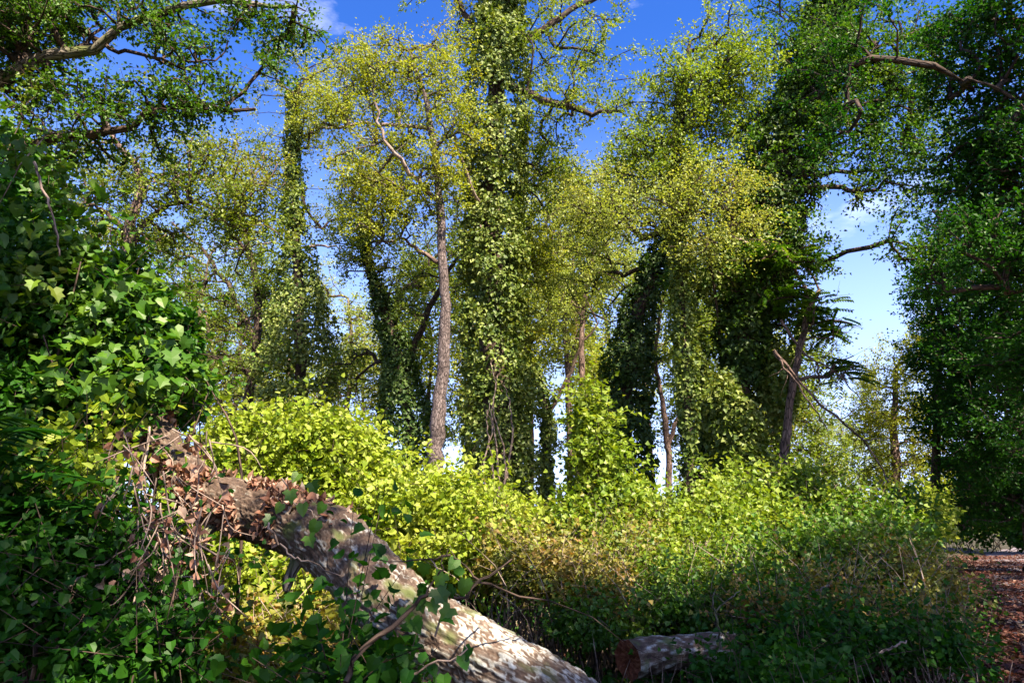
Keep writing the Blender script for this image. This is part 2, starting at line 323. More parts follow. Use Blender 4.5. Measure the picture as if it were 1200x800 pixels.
def shoots(g, gt, c, rad, n, L, T, spread=.3, up=.5, tb=0, nl=12):
    d = rsph(n); d[:, 2] = np.where(rng.random(n) < .7, np.abs(d[:, 2]), d[:, 2]); c = np.asarray(c, float); rad = np.asarray(rad, float)
    P = c + d * rad * rng.uniform(.85, 1.05, (n, 1)); P = P[P[:, 2] > .1]; n = len(P)
    if n: sprays(g, gt, P, unit((P - c) / rad * .8 + rsph(n) * .4 + np.array([0, 0, up])), nl, L * 1.05, spread, T, tb, .9, .3, 2, 1.0, .003)
NODE_N = 16
def tree(name, label, y, trunk, r0, r1, blobs, nclump, nleaf, leaf, mat, bark='brown', ivy=None, ivymat='ivy', ivyn=0, ivyL=.08, spread=.5,
         crown_py=None, drapes=(), drmat=None, T=KITE, lift=0, spare=None, group=None, twigs=True, tb=0, flat=.6, nbranch=6, limbs=(), cat='tree', rt=.011, wpath=None, wblobs=None, droop=.25, zmin=None, dens=1.25):
    # trunk: list of (px, py) or (px, py, y); put on the ground under its lowest point
    if wpath is None:
        pts = [at(p[0], p[1], p[2] if len(p) > 2 else y) for p in trunk]
    else: pts = [np.array(p, float) for p in wpath]
    base = pts[0].copy()
    if base[2] > .1:
        dz = base[2]; d = pts[0] - pts[1]; base = pts[0] + np.array([d[0], d[1], 0]) * .15; base[2] = 0
        pts = [base] + pts
    path = smooth_path(pts, max(NODE_N, len(pts) * 5))
    path[1:-1] += rng.normal(size=(len(path) - 2, 3)) * r0 * .10
    root = thing(name, label, cat, base, group)
    sv = np.linspace(0, 1, len(path)); rr = r0 * (1 - sv) + r1 * sv; rr[0] *= 1.35; rr[1] *= 1.1
    g = Geo(); tube(g, path, rr, 12, bump=.12); g.obj('trunk', BM[bark], root, True)
    Cn = in_blobs(blobs, int(nclump * dens)) if wblobs is None else np.concatenate([np.asarray(b[0]) + rsph(b[2]) * (rng.random((b[2], 1)) ** .42) * np.asarray(b[1]) for b in wblobs])
    if spare: Cn = keep_clear(Cn, spare)
    if zmin is None:
        zmin = at(600, crown_py, y)[2] if crown_py else path[len(path) // 2][2]
    tn, tr_ = path, rr
    extra = Geo()
    for lb in limbs:
        lp = smooth_path([at(*q) if len(q) == 3 else at(q[0], q[1], y) for q in lb[0]], 14)
        lp[1:] += rng.normal(size=(13, 3)) * .03
        lr = np.linspace(lb[1], lb[2], 14)
        lg = Geo(); tube(lg, lp, lr, 8, bump=.1); lg.obj('branch', BM[lb[3] if len(lb) > 3 else bark], root, True)
        tn = np.vstack([tn, lp[2:]]); tr_ = np.concatenate([tr_, lr[2:]])
    A, rad, chains, cnt = connect(tn, tr_, Cn, zmin, rt=rt)
    size = {}
    for ids, rid in chains: size[rid] = size.get(rid, 0) + 1
    big = set(sorted(size, key=lambda k: -size[k])[:nbranch])
    gs = {k: Geo() for k in big}; rest = Geo(); tips = []; dirs = []
    for ids, rid in chains:
        P = A[ids]; r_ = np.minimum(rad[ids], max(r0, r1) * .55); r_[0] = min(r_[0], r_[1] * 1.25); tgt = gs[rid] if rid in big else rest
        tube(tgt, P, np.maximum(r_, .008), 6 if r_[1] > .03 else 4)
        tips.append(P[-1]); dirs.append(P[-1] - P[-2])
        if len(P) > 4: tips.append(P[len(P) // 2 + 1]); dirs.append(P[-1] - P[-2])
    for k in gs: gs[k].obj('branch', BM[bark], root, True)
    gl = Geo()
    sprays(gl, rest if twigs else None, np.array(tips), unit(np.array(dirs)), nleaf * dens, leaf * (.93 if wblobs is None else 1), spread, T, tb, flat, droop)
    rest.obj('twigs', BM[bark], root, True, 'stuff')
    gl.obj('crown', LM[mat], root)
    if ivy is not None:
        gi = Geo(); s2 = [p[0] for p in ivy]; 
        iv = np.interp(np.linspace(0, 1, len(path)), s2, [p[1] for p in ivy])
        ivy_on(gi, path, iv, ivyn, ivyL)
        ns = int(ivyn / 130); q = rng.uniform(0, 1, ns); ii = (q * (len(path) - 1)).astype(int); rd_ = rsph(ns); rd_[:, 2] *= .3
        sprays(gi, None, path[ii] + unit(rd_) * (iv[ii] * .9)[:, None], unit(unit(rd_) + np.array([0, 0, -.25])), 26, ivyL, .34, DELTA, 0, .9, .5, 3)
        gi.obj('ivy', LM[ivymat], root)
    if drapes:
        gd = Geo()
        for (px, py, yy, rx, ry, rd, n) in drapes:
            m = mpp(px, py, yy); shell(gd, at(px, py, yy), (rx * m, rd, ry * m), n, ivyL, depth=.5, lumpy=.3, hang=.7, up=.3)
        gd.obj('ivy', LM[drmat or ivymat], root)
    return root

def bush(name, label, blobs, mat, n, L, T=DELTA, nstem=10, bark='dark', cat='shrub', lumpy=.30, tb=0, depth=.5, up=.6, wid=1, group=None, lf=2.6, ragged=.2):
    c0 = at(*blobs[0][:3]); root = thing(name, label, cat, (c0[0], c0[1], 0), group)
    tot = sum(b[3] * b[4] for b in blobs); g = Geo(); gs = Geo()
    for b in blobs:
        px, py, y, rx, ry, rd = b; m = mpp(px, py, y); c = at(px, py, y); k = int(n * rx * ry / tot)
        RD = np.array([rx * m, rd, ry * m]); shell(g, c, RD * .86, int(k * .34), L, T, lumpy, depth, tb - .08, wid, lf, up, ragged=ragged)
        for q in range(8):
            u_ = rsph(1)[0]; f_ = rng.uniform(.28, .58); cc = c + u_ * RD * (1.02 - f_ * .8); shell(g, cc, np.maximum(RD * f_, .12) * rng.uniform(.8, 1.25, 3), int(k * .66 / 8 * (f_ / .43) ** 2), L * rng.uniform(.85, 1.15), T, lumpy, depth, tb + rng.uniform(-.18, .18), wid, lf * 1.4, up, ragged=ragged)
        shoots(g, gs, c, RD * 1.02, int(1.0 * k ** .5) + 8, L, T, .36, tb=tb)
        shoots(g, gs, c, RD * 1.0, int(.25 * k ** .5) + 4, L * .9, T, .7, up=1.0, tb=tb, nl=20)
        for _ in range(nstem):
            e = c + rsph(1)[0] * np.array([rx * m, rd, ry * m]) * rng.uniform(.5, 1.12); e[2] = max(e[2], .3)
            s0 = np.array([c[0] + rng.normal() * rx * m * .3, c[1] + rng.normal() * rd * .3, 0])
            tube(gs, smooth_path([s0, (s0 + e) / 2 + rng.normal(size=3) * .12 + np.array([0, 0, .2]), e], 7), np.linspace(.018, .004, 7), 4)
    g.obj('foliage', LM[mat], root); gs.obj('stems', BM[bark], root, True, 'stuff')
    return root
exec_order = None

# ------------------------------------------------------------------ ground, path, field
def path_x(y): return .62 * y + .15 - .00 * y + np.where(np.asarray(y) > 26, (np.asarray(y) - 26) ** 2 * .010, 0)
def gh(x, y): return .06 * np.sin(x * .9 + 1) * np.sin(y * .7) + .03 * np.sin(x * 2.3 + y * 1.9)
def sheet(xs, ys, zf):
    X, Y = np.meshgrid(xs, ys); Z = zf(X, Y); V = np.stack([X, Y, Z], -1).reshape(-1, 3); a, b = len(ys), len(xs)
    i = (np.arange(a - 1)[:, None] * b + np.arange(b - 1)[None]).ravel()
    T = np.concatenate([np.stack([i, i + 1, i + b + 1], -1), np.stack([i, i + b + 1, i + b], -1)]); return V, T
def soil_mat(name, c1, c2, c3, s1, bump=.5, rough=.95):
    m, t = new_mat(name); n = t.nodes.new; l = t.links.new
    g = n('ShaderNodeNewGeometry'); z = n('ShaderNodeTexNoise'); z.inputs['Scale'].default_value = s1; z.inputs['Detail'].default_value = 10; z.inputs['Roughness'].default_value = .7
    l(g.outputs['Position'], z.inputs['Vector']); r = n('ShaderNodeValToRGB'); el = r.color_ramp.elements
    el[0].position = .3; el[0].color = (*c1, 1); el[1].position = .7; el[1].color = (*c3, 1); e = el.new(.5); e.color = (*c2, 1)
    l(z.outputs['Fac'], r.inputs[0]); b = n('ShaderNodeBsdfPrincipled'); b.inputs['Roughness'].default_value = rough; b.inputs['Specular IOR Level'].default_value = .15
    l(r.outputs[0], b.inputs['Base Color']); bm = n('ShaderNodeBump'); bm.inputs['Strength'].default_value = bump; bm.inputs['Distance'].default_value = .03
    l(z.outputs['Fac'], bm.inputs['Height']); l(bm.outputs[0], b.inputs['Normal']); o = n('ShaderNodeOutputMaterial'); l(b.outputs[0], o.inputs[0]); return m
xs = np.concatenate([np.linspace(-600, -30, 12), np.linspace(-28, 40, 90), np.linspace(44, 600, 14)])
ys = np.concatenate([np.linspace(-120, -20, 6), np.linspace(-18, 60, 100), np.linspace(66, 1500, 20)])
g = Geo(); V, T = sheet(xs, ys, lambda X, Y: np.where((np.abs(X) < 45) & (Y < 62), gh(X, Y), 0)); g.add(V, T)
o = g.obj('ground', soil_mat('forest soil', (.02, .015, .010), (.05, .04, .02), (.09, .08, .035), 3.0), smooth=True); o['kind'] = 'structure'
g = Geo(); U = np.linspace(0, 1, 13); yv = np.linspace(-8, 60, 120); V = []
for yy in yv:
    for u in U:
        x = path_x(yy) + .5 + u * 4.4; V.append((x, yy, float(gh(x, yy)) + .035 - .03 * (abs(u - .5) * 2) ** 4))
V = np.array(V); b = len(U); i = (np.arange(len(yv) - 1)[:, None] * b + np.arange(b - 1)[None]).ravel()
g.add(V, np.concatenate([np.stack([i, i + 1, i + b + 1], -1), np.stack([i, i + b + 1, i + b], -1)]))
o = g.obj('path', soil_mat('trodden path', (.10, .075, .08), (.19, .15, .155), (.30, .25, .24), 5.0), smooth=True); o['kind'] = 'structure'

# leaf litter over the path and its verge
n = 42000; yy = 3 + 30 * rng.random(n) ** 1.5; xx = path_x(yy) + rng.normal(size=n) * 1.2 + .9
k = rng.random(n) < np.clip(1.25 - yy / 40 + .35 * lump(np.stack([xx, yy, xx * 0], 1), 1.2), .12, 1); xx, yy = xx[k], yy[k]; n = len(xx)
P = np.stack([xx, yy, gh(xx, yy) + .045 + rng.random(n) * .03], 1)
g = Geo(); put_leaves(g, P, rsph(n) * np.array([1, 1, .25]), unit(rsph(n) * .45 + np.array([0, 0, 1])), rng.uniform(.05, .11, n), KITE, 1.1)
g.obj('leaf_litter', LM['litter'], kind='stuff')

# ------------------------------------------------------------------ places to be sunlit: crowns are cut open along their sun rays
SPARE = [(at(340, 530, 9.5), 1.6), (at(500, 600, 9), 1.8), (at(330, 670, 6.5), 1.1), (at(270, 585, 4.4), .85), (at(400, 650, 3.8), .2), (at(330, 720, 6), .8), (at(640, 640, 8.5), 1.4), (at(700, 570, 11), 1.6),
         (at(850, 560, 11.5), 1.6), (at(960, 600, 11), 1.5), (at(800, 640, 9), 1.2), (at(578, 400, 16), 2.2), (at(200, 360, 4.2), 1.0), (at(190, 450, 4.2), .6), (at(100, 575, 4.1), .55), (at(420, 590, 9.5), 1.3), (at(900, 640, 9.5), .9)]

# ------------------------------------------------------------------ the trees
tree('ivy_clad_tree', 'tall straight tree wrapped in thick ivy in the middle, crown out of frame', 16,
     [(588, 640), (583, 500), (577, 350), (577, 200), (583, 80), (590, -30), (598, -150)], .42, .12,
     [(640, 40, 16, 80, 60), (560, 20, 16, 60, 60), (690, 60, 15.5, 45, 55), (655, 110, 15, 50, 30), (710, 120, 15, 30, 14), (640, 170, 16, 45, 40), (590, -90, 16, 150, 70), (640, 215, 16.5, 45, 35)],
     240, 66, .085, 'olive', 'dark', ivy=[(0, .62), (.18, .70), (.35, .85), (.5, .85), (.62, .82), (.75, .85), (.88, .7), (1, .3)], ivyn=46000, ivyL=.095, crown_py=300, tb=.0,
     limbs=[([(595, 100), (640, 118, 15.5), (690, 132, 15), (732, 131, 15)], .13, .03), ([(585, 75), (548, 20), (500, -40)], .12, .05), ([(600, 60), (650, 25), (700, -5), (760, -30)], .11, .05),
             ([(575, 260), (550, 215, 15), (535, 165, 14.6), (526, 138, 14.4)], .06, .015, 'pink')])
tree('bare_trunk_tree', 'tree with a bare reddish brown trunk just left of the thick ivy-clad tree', 14.6,
     [(508, 560), (512, 500), (520, 430), (521, 340), (517, 270), (512, 200), (500, 120), (480, 60)], .19, .05,
     [(460, 70, 14.6, 45, 35), (435, 100, 14.6, 50, 35), (500, 110, 14.6, 50, 50), (430, 215, 14.2, 45, 55), (470, 180, 15, 50, 50), (400, 130, 14, 40, 30), (440, 260, 14.4, 50, 35), (520, 60, 15, 30, 30), (515, 205, 14.2, 32, 40), (535, 150, 14.2, 25, 40), (480, 240, 14.2, 40, 30)],
     340, 60, .075, 'yellow', 'trunk', crown_py=320, tb=.0,
     limbs=[([(520, 308), (495, 296), (470, 282), (440, 285)], .06, .02, 'brown'), ([(517, 240), (480, 200, 14), (452, 165, 13.6), (440, 120, 13.4)], .06, .02, 'pink'), ([(505, 150), (450, 145), (400, 148), (372, 152)], .05, .02, 'pink')])
tree('ivy_pillar_tree', 'slender trunk under a cone of ivy, bare-topped above the left shrubs', 20,
     [(357, 560), (354, 470), (352, 380), (349, 290), (344, 210), (343, 160), (345, 110)], .22, .08,
     [(345, 110, 20, 45, 30), (390, 130, 19.5, 40, 28), (360, 160, 20, 35, 25), (400, 80, 20, 40, 30), (345, 60, 20, 30, 30), (385, 260, 20, 25, 30)],
     130, 50, .08, 'yellow', 'dark', ivy=[(0, .95), (.2, .95), (.42, .85), (.6, .45), (.75, .25), (.9, .2), (1, .15)], ivyn=24000, ivyL=.10, crown_py=200,
     limbs=[([(348, 290), (375, 288), (400, 290)], .05, .02, 'pink')])
tree('forked_ivy_tree', 'dark ivied tree forking low, between the ivy cone and the bare reddish trunk', 18,
     [(490, 600), (484, 530), (474, 460), (462, 400), (448, 350), (432, 300), (425, 260)], .2, .06,
     [(425, 260, 18, 50, 45), (455, 310, 18, 35, 40), (410, 300, 18, 25, 30), (480, 360, 18, 30, 50), (425, 200, 18, 45, 40), (410, 430, 19, 30, 40)],
     190, 48, .075, 'olive', 'dark', ivy=[(0, .55), (.35, .55), (.55, .4), (.75, .25), (1, .15)], ivyn=14000, ivymat='ivyshade', ivyL=.09, crown_py=420,
     limbs=[([(472, 450), (495, 380), (520, 330), (545, 290)], .10, .04), ([(462, 400), (445, 360), (430, 310)], .1, .05)])
tree('crooked_tree', 'tree with a crooked pale trunk behind the vine thicket at the left', 13,
     [(150, 420), (150, 330), (152, 270), (165, 225), (160, 195), (135, 165), (115, 120)], .15, .04,
     [(120, 200, 13, 50, 35), (200, 215, 13, 55, 50), (260, 230, 12.6, 50, 45), (170, 280, 13.5, 60, 40), (290, 270, 13, 40, 40), (235, 190, 13, 60, 30), (80, 240, 13, 50, 60), (300, 215, 13, 30, 30)],
     280, 60, .07, 'olive', 'brown', crown_py=340, tb=.0,
     limbs=[([(152, 290), (175, 255), (215, 235), (260, 250), (285, 270)], .07, .02, 'dark'), ([(150, 275), (125, 250), (100, 235)], .06, .02, 'dark')])
tree('leaning_thicket_tree', 'thin dark tree with leaning limbs between the crooked tree and the ivy cone', 21,
     [(285, 560), (290, 480), (300, 400), (302, 340), (285, 270), (262, 200)], .2, .06,
     [(250, 330, 21, 70, 60), (310, 340, 21, 45, 60), (220, 400, 21, 50, 60), (330, 240, 21, 30, 40), (270, 430, 21, 60, 45), (300, 190, 21, 40, 35)],
     300, 46, .08, 'olive', 'dark', crown_py=520, tb=-.1, limbs=[([(300, 400), (270, 340), (235, 290), (200, 260)], .09, .03)])
tree('leaning_ivy_tree', 'dark ivy-covered trunk leaning to the right of the climbing shrub', 17,
     [(738, 640), (732, 560), (730, 480), (740, 400), (757, 340), (778, 290), (800, 240), (812, 190)], .3, .10,
     [(730, 240, 17, 70, 50), (690, 270, 17.5, 40, 45), (780, 210, 17, 50, 40), (700, 330, 18, 40, 50), (670, 220, 17.5, 40, 30)],
     200, 50, .08, 'pale', 'dark', ivy=[(0, .55), (.2, .62), (.45, .62), (.65, .42), (.85, .3), (1, .2)], ivyn=26000, ivymat='ivyshade', ivyL=.09, crown_py=380)
tree('big_ivy_tree', 'big leaning tree hung with heavy dark ivy, right of centre', 14,
     [(828, 660), (835, 600), (852, 500), (868, 410), (884, 320), (902, 230), (925, 150), (955, 70), (985, -20), (1010, -120)], .42, .16,
     [(920, 140, 14, 50, 55), (950, 60, 13.5, 60, 60), (895, 200, 14, 55, 45), (860, 250, 14, 60, 40), (925, 300, 13.5, 50, 45), (845, 320, 14, 50, 50), (900, 370, 14, 45, 50), (980, -40, 13.5, 120, 50), (1010, 60, 13, 50, 60), (880, 150, 14, 50, 40), (1000, 150, 12.8, 45, 45), (1050, 110, 12.8, 45, 60), (965, 205, 13, 35, 30), (1040, 195, 12.6, 38, 30), (1090, 60, 12.8, 50, 60), (1080, 170, 12.8, 40, 40), (985, 90, 13, 40, 50), (1062, 235, 12.6, 32, 24), (1045, 275, 12.4, 20, 20), (1078, 300, 12.4, 16, 28), (1005, 235, 12.8, 18, 16)],
     720, 58, .08, 'green', 'dark', ivy=[(0, .40), (.15, .5), (.3, .62), (.45, .72), (.6, .8), (.75, .75), (.9, .7), (1, .4)], ivyn=46000, ivymat='ivyshade', ivyL=.095, crown_py=420,
     drapes=[(868, 520, 13.2, 26, 60, .5, 5200), (848, 490, 13.4, 20, 55, .5, 2400), (890, 570, 13, 32, 45, .6, 4600), (812, 430, 14, 18, 85, .5, 2600), (912, 450, 13.6, 22, 50, .5, 2200), (832, 310, 13.8, 34, 40, .7, 1600)], drmat='ivy',  # lit drapes take the lighter ivy, the shaded trunk the darker copy
     limbs=[([(925, 150), (960, 110, 13), (1010, 70, 12.6), (1070, 35, 12.4)], .09, .02, 'dark'), ([(890, 300), (875, 285, 13.2), (858, 278, 12.8)], .05, .02, 'pink')])
tree('lime_crowned_tree', 'slim tree with a bright lime crown in front of the big ivied tree', 12.6,
     [(806, 640), (808, 560), (806, 470), (800, 380), (796, 300), (792, 220), (795, 150), (800, 90)], .10, .03,
     [(780, 120, 12.6, 60, 55), (755, 180, 12.6, 40, 45), (820, 110, 12.4, 50, 50), (860, 80, 12.2, 40, 40), (800, 190, 12.4, 55, 35), (840, 40, 12.6, 40, 30)],
     230, 64, .07, 'lime', 'dark', crown_py=300, ivy=[(0, .25), (.5, .22), (.8, .15), (1, .1)], ivyn=7000)
tree('silvery_tree', 'slender tree with a pale silvery green crown below the lime crown', 12,
     [(858, 640, 14.6), (856, 560, 14.5), (850, 470, 14.3), (842, 380, 13.8), (832, 300, 13), (822, 250, 12.2)], .05, .02,
     [(820, 240, 11.8, 50, 22), (750, 255, 12, 45, 22), (880, 258, 11.8, 45, 16), (790, 220, 12.2, 60, 18), (850, 215, 12, 40, 14), (700, 245, 12.4, 35, 18), (840, 290, 11.8, 30, 18)],
     120, 58, .06, 'pale', 'dark', crown_py=330, tb=-.05, spread=.7)

# slim trees behind
back = [
 ('slim_forked_tree', 'slim forked tree standing behind, right of the thick ivy-clad tree', 22, [(641, 600), (640, 540), (641, 490), (630, 440), (612, 400), (600, 340)], .2, .06, [(625, 360, 22, 45, 60), (660, 300, 22, 40, 50), (640, 250, 22, 40, 40)], 90, 'pale', [([(641, 490), (662, 450), (680, 410), (700, 380)], .08, .03)], .28, 480),
 ('ivied_pole_tree', 'narrow ivied pole of a tree close against the right of the thick ivy-clad tree', 19, [(609, 600), (607, 520), (606, 440), (604, 360), (606, 280), (612, 220)], .16, .06, [(625, 300, 19, 35, 55), (640, 210, 19, 50, 30), (615, 400, 19, 25, 50)], 100, 'yellow', [], .35, 420),
 ('thin_bare_tree', 'thin bare stemmed tree under the pale crowns, left of the leaning ivied trunk', 24, [(692, 600), (690, 520), (682, 440), (684, 360), (700, 280), (712, 210)], .17, .05, [(690, 230, 24, 60, 40), (660, 350, 24, 40, 60), (710, 300, 24, 35, 60), (740, 190, 24, 40, 30)], 150, 'pale', [([(685, 380), (660, 330), (640, 290)], .06, .02)], 0, 400),
 ('twin_stem_tree', 'thin twin stemmed tree between the two dark ivied trees', 21, [(782, 620), (784, 540), (776, 470), (768, 420), (775, 360), (790, 300)], .12, .04, [(780, 340, 21, 40, 50), (760, 420, 21, 30, 40), (800, 400, 21, 25, 60)], 90, 'olive', [([(783, 520), (800, 470), (806, 420), (815, 360)], .07, .03)], 0, 480),
 ('light_birch_tree', 'light feathery tree seen in the gap left of the reddish trunk', 27, [(400, 600), (402, 540), (408, 470), (412, 400), (408, 350)], .16, .05, [(405, 380, 27, 35, 40), (395, 450, 27, 35, 45), (425, 420, 27, 25, 50), (380, 330, 27, 15, 35)], 110, 'pale', [], 0, 560),
 ('scrubby_tree', 'scrubby pale tree far behind the left shrubs, below the crooked tree', 28, [(240, 600), (238, 540), (245, 480), (250, 420), (240, 370)], .18, .05, [(200, 430, 28, 50, 50), (260, 450, 28, 60, 45), (330, 470, 28, 40, 40)], 130, 'pale', [], 0, 560),
 ('low_branching_tree', 'low branching tree behind the ivy drapes, right of the big ivied trunk', 20, [(925, 640), (925, 570), (915, 510), (920, 450), (935, 400), (950, 340)], .16, .05, [(930, 470, 20, 45, 50), (960, 540, 20, 40, 40), (905, 520, 20, 30, 40), (945, 420, 20, 30, 30)], 120, 'olive', [([(920, 520), (900, 470), (893, 420)], .06, .03)], .2, 560),
 ('thin_gap_tree', 'thinnest pale trunk in the bright gap just right of the leaning ivied trunk', 25, [(765, 610), (764, 540), (757, 470), (750, 400), (742, 330)], .09, .04, [(745, 330, 25, 35, 40), (765, 400, 25, 25, 50)], 60, 'pale', [], 0, 450),
 ('hazy_middle_tree', 'pale tree high behind the middle, right of the ivy column', 26, [(668, 610), (668, 520), (665, 430), (660, 340), (655, 260), (660, 200)], .16, .05, [(640, 260, 26, 45, 50), (690, 280, 26, 45, 60), (660, 380, 26, 45, 60), (610, 250, 26, 25, 60), (720, 230, 26, 35, 35)], 190, 'pale', [], 0, 480),
 ('backdrop_oak_tree', 'rounded olive tree behind the forked ivied tree, filling the gap beside the reddish trunk', 23, [(445, 600), (446, 540), (450, 480), (455, 420), (470, 340)], .2, .05, [(470, 420, 23, 45, 60), (500, 330, 23, 40, 70), (545, 330, 23, 30, 80)], 190, 'olive', [], .2, 560),
]
for (nm, lb, y, tr, r0, r1, bl, nc, mt, lim, iv, cpy) in back:
    tree(nm, lb, y, tr, r0, r1, bl, int(nc * 1.0), 50, .10, mt, 'dark' if iv else 'brown', crown_py=cpy, limbs=lim, spread=.6, tb=0,
         ivy=[(0, iv), (.6, iv), (1, .1)] if iv else None, ivyn=7000 if iv else 0, ivyL=.10, nbranch=4)

def copy_tree(o):
    c = o.copy(); C.objects.link(c)
    for ch in list(o.children):
        d = ch.copy(); C.objects.link(d); d.parent = c
    return c
protos = []
for k in range(3):
    h = [13, 15, 14][k]; wp = [(0, 0, 0)] + [(rng.normal() * .35, rng.normal() * .3, z) for z in np.linspace(3, h - 1, 4)]
    wb = [((rng.normal() * 1.1, rng.normal() * .9, z), (rng.uniform(1.2, 2.0), rng.uniform(1.1, 1.8), rng.uniform(1.0, 1.5)), 38) for z in np.linspace(5.6, h, 8)]
    protos.append(tree('pale_tree', 'slender pale green tree among the hazy trees standing behind the clearing', 1, None, .16, .05, None, 0, 52, .125, ['pale', 'yellow', 'olive'][k], 'brown',
                       wpath=wp, wblobs=wb, spread=.7, zmin=3.2, nbranch=4, group='pale trees behind the clearing', rt=.009))
slots = [(20, 27, .9, 'slender tree at the far left, mostly hidden by the vine thicket'), (110, 33, 1, 'slender pale tree behind the crooked tree'), (205, 34, 1.15, 'slender pale tree between the crooked tree and the leaning thin tree'),
         (262, 30, .9, 'slender pale tree just behind the leaning thin tree'), (322, 38, 1.1, 'tall pale tree behind the left edge of the ivy cone'), (384, 40, .8, 'low pale tree in the gap right of the ivy cone'), (424, 32, .75, 'short pale tree behind the foot of the forked ivied tree'),
         (497, 35, 1.1, 'tall pale tree right behind the reddish bare trunk'), (548, 31, 1.1, 'pale tree hidden behind the left edge of the thick ivy column'), (622, 34, 1.2, 'tall pale tree behind the right edge of the thick ivy column'),
         (668, 30, 1.05, 'pale tree between the slim forked tree and the leaning ivied trunk'), (718, 38, 1.25, 'tallest of the hazy pale trees, above the leaning ivied trunk'), (815, 33, 1.1, 'pale tree showing through the ivy left of the big ivied trunk'), (868, 36, 1.1, 'pale tree straight behind the big ivied trunk'), (912, 28, .85, 'pale tree behind the feathery leaved tree'),
         (965, 38, .6, 'short pale tree seen under the broken bare branches'), (1004, 44, .62, 'short far tree left of the sunlit yellow green tree'), (585, 42, 1.2, 'farthest pale tree behind the thick ivy column'), (1040, 48, .75, 'far tree behind the sunlit yellow green tree')]
for k, (px, y, sc_, lb) in enumerate(slots):
    o = protos[k] if k < 3 else copy_tree(protos[int(rng.integers(3))])
    o['label'] = lb
    o.location = (float(at(px, 600, y)[0]), y, 0); o.rotation_euler = (0, 0, rng.uniform(0, 6.28)); o.scale = (sc_, sc_, sc_ * rng.uniform(.92, 1.08))

# compound-leaved tree right of the big ivied tree
def feather_leaves(g, base, D, n_pair, Lr, Ll, tint):
    t = np.linspace(.2, 1, n_pair); D = unit(D); up = np.array([0, 0, 1.]); S = unit(np.cross(D, up))
    P = base + D * (t * Lr)[:, None] + np.array([0, 0, -1]) * (t ** 2 * Lr * .25)[:, None]
    for s in (1, -1):
        put_leaves(g, P, np.tile(D * .45 + S * s + np.array([0, 0, -.3]), (n_pair, 1)), np.tile(up, (n_pair, 1)) + rsph(n_pair) * .2, Ll, LANCE, 1.5, np.full(n_pair, tint))
def feather_tree(name, label, y, trunk, blobs, n, Lr, Ll, mat, limbs=()):
    r = tree(name, label, y, trunk, .12, .04, blobs, n, 6, .05, mat, 'brown', crown_py=520, limbs=limbs, spread=.3, nbranch=5)
    g = Geo(); Cn = in_blobs([(b[0] - 6, b[1], b[2], b[3] * .72, b[4] * .72) for b in blobs], n * 5)
    for c in Cn:
        feather_leaves(g, c, rsph(1)[0] * np.array([1, 1, .35]) + np.array([.4, -.2, 0]), 8, Lr * rng.uniform(.7, 1.2), Ll, rng.random())
    g.obj('fronds', LM[mat], r); return r
feather_tree('feather_leaved_tree', 'tree with long feathery compound leaves against the blue gap, right of centre', 13,
             [(905, 640), (915, 560), (925, 480), (935, 420), (945, 370), (960, 340)],
             [(950, 360, 13, 50, 22), (975, 385, 13, 35, 18), (920, 340, 13, 40, 22), (985, 430, 12.6, 25, 20), (900, 300, 13, 40, 25), (950, 300, 13, 25, 15)], 44, .40, .12, 'green')

# broken bare branches right of the big ivied tree
bd = thing('broken_branch', 'long bare broken branches slanting down to the right of the big ivied tree', 'branch', at(1040, 600, 12))
def limb_obj(parent, pts, r0, r1, mat='pink', name='limb', sides=7, nseg=16, jit=.015):
    p = smooth_path([at(*q) for q in pts], nseg); p[1:-1] += rng.normal(size=(nseg - 2, 3)) * jit
    g = Geo(); tube(g, p, np.linspace(r0, r1, nseg), sides, bump=.1); return g.obj(name, BM[mat], parent, True)
limb_obj(bd, [(906, 410, 12), (925, 432, 12), (950, 462, 12), (985, 492, 12.1), (1010, 515, 12.2), (1040, 560, 12.2), (1062, 620, 12)], .032, .010, 'brown')
limb_obj(bd, [(906, 411, 12.05), (930, 445, 11.9), (955, 480, 11.8), (970, 505, 11.8)], .022, .008, 'brown')
limb_obj(bd, [(915, 375, 12.5), (940, 412, 12.3), (960, 425, 12.2), (985, 440, 12), (1010, 470, 12)], .028, .008, 'brown')
limb_obj(bd, [(957, 424, 12.2), (960, 445, 12.2), (959, 442, 12.25)], .022, .015, 'brown')
for q in [(985, 492, 1020, 470), (1010, 515, 1050, 525), (960, 425, 985, 405), (1040, 560, 1020, 590)]:
    limb_obj(bd, [(q[0], q[1], 12.1), ((q[0] + q[2]) / 2 + 4, (q[1] + q[3]) / 2 - 5, 12), (q[2], q[3], 11.9)], .012, .004, name='twig', nseg=7, sides=4)
for _ in range(26):
    a_ = [(925, 432), (950, 462), (985, 492), (1010, 515), (1040, 560), (940, 412), (985, 440)][int(rng.integers(7))]; dx, dy = rng.uniform(-35, 45), rng.uniform(-40, 35)
    limb_obj(bd, [(a_[0], a_[1], 12.1), (a_[0] + dx * .5 + rng.normal() * 4, a_[1] + dy * .5 - 3, 12), (a_[0] + dx, a_[1] + dy, 11.9)], .008, .0025, 'brown', name='twig', nseg=6, sides=4)
# bare vine stems on the front of the ivy column
vs = thing('climbing_vine', 'bare pale vine stems climbing the foot of the thick ivy-clad tree', 'vine', at(582, 590, 15))
for q in [[(586, 600), (583, 540), (577, 490), (580, 450), (575, 425)], [(582, 600), (575, 540), (570, 500), (574, 470)], [(590, 590), (590, 530), (578, 480), (583, 440)], [(572, 590), (568, 545), (576, 505), (571, 480)], [(594, 560), (600, 510), (597, 470), (590, 450)]]:
    limb_obj(vs, [(a, b, 15.0 + .05 * rng.random()) for a, b in q], .026, .008, 'vine', 'stem', 6, 14, .02)

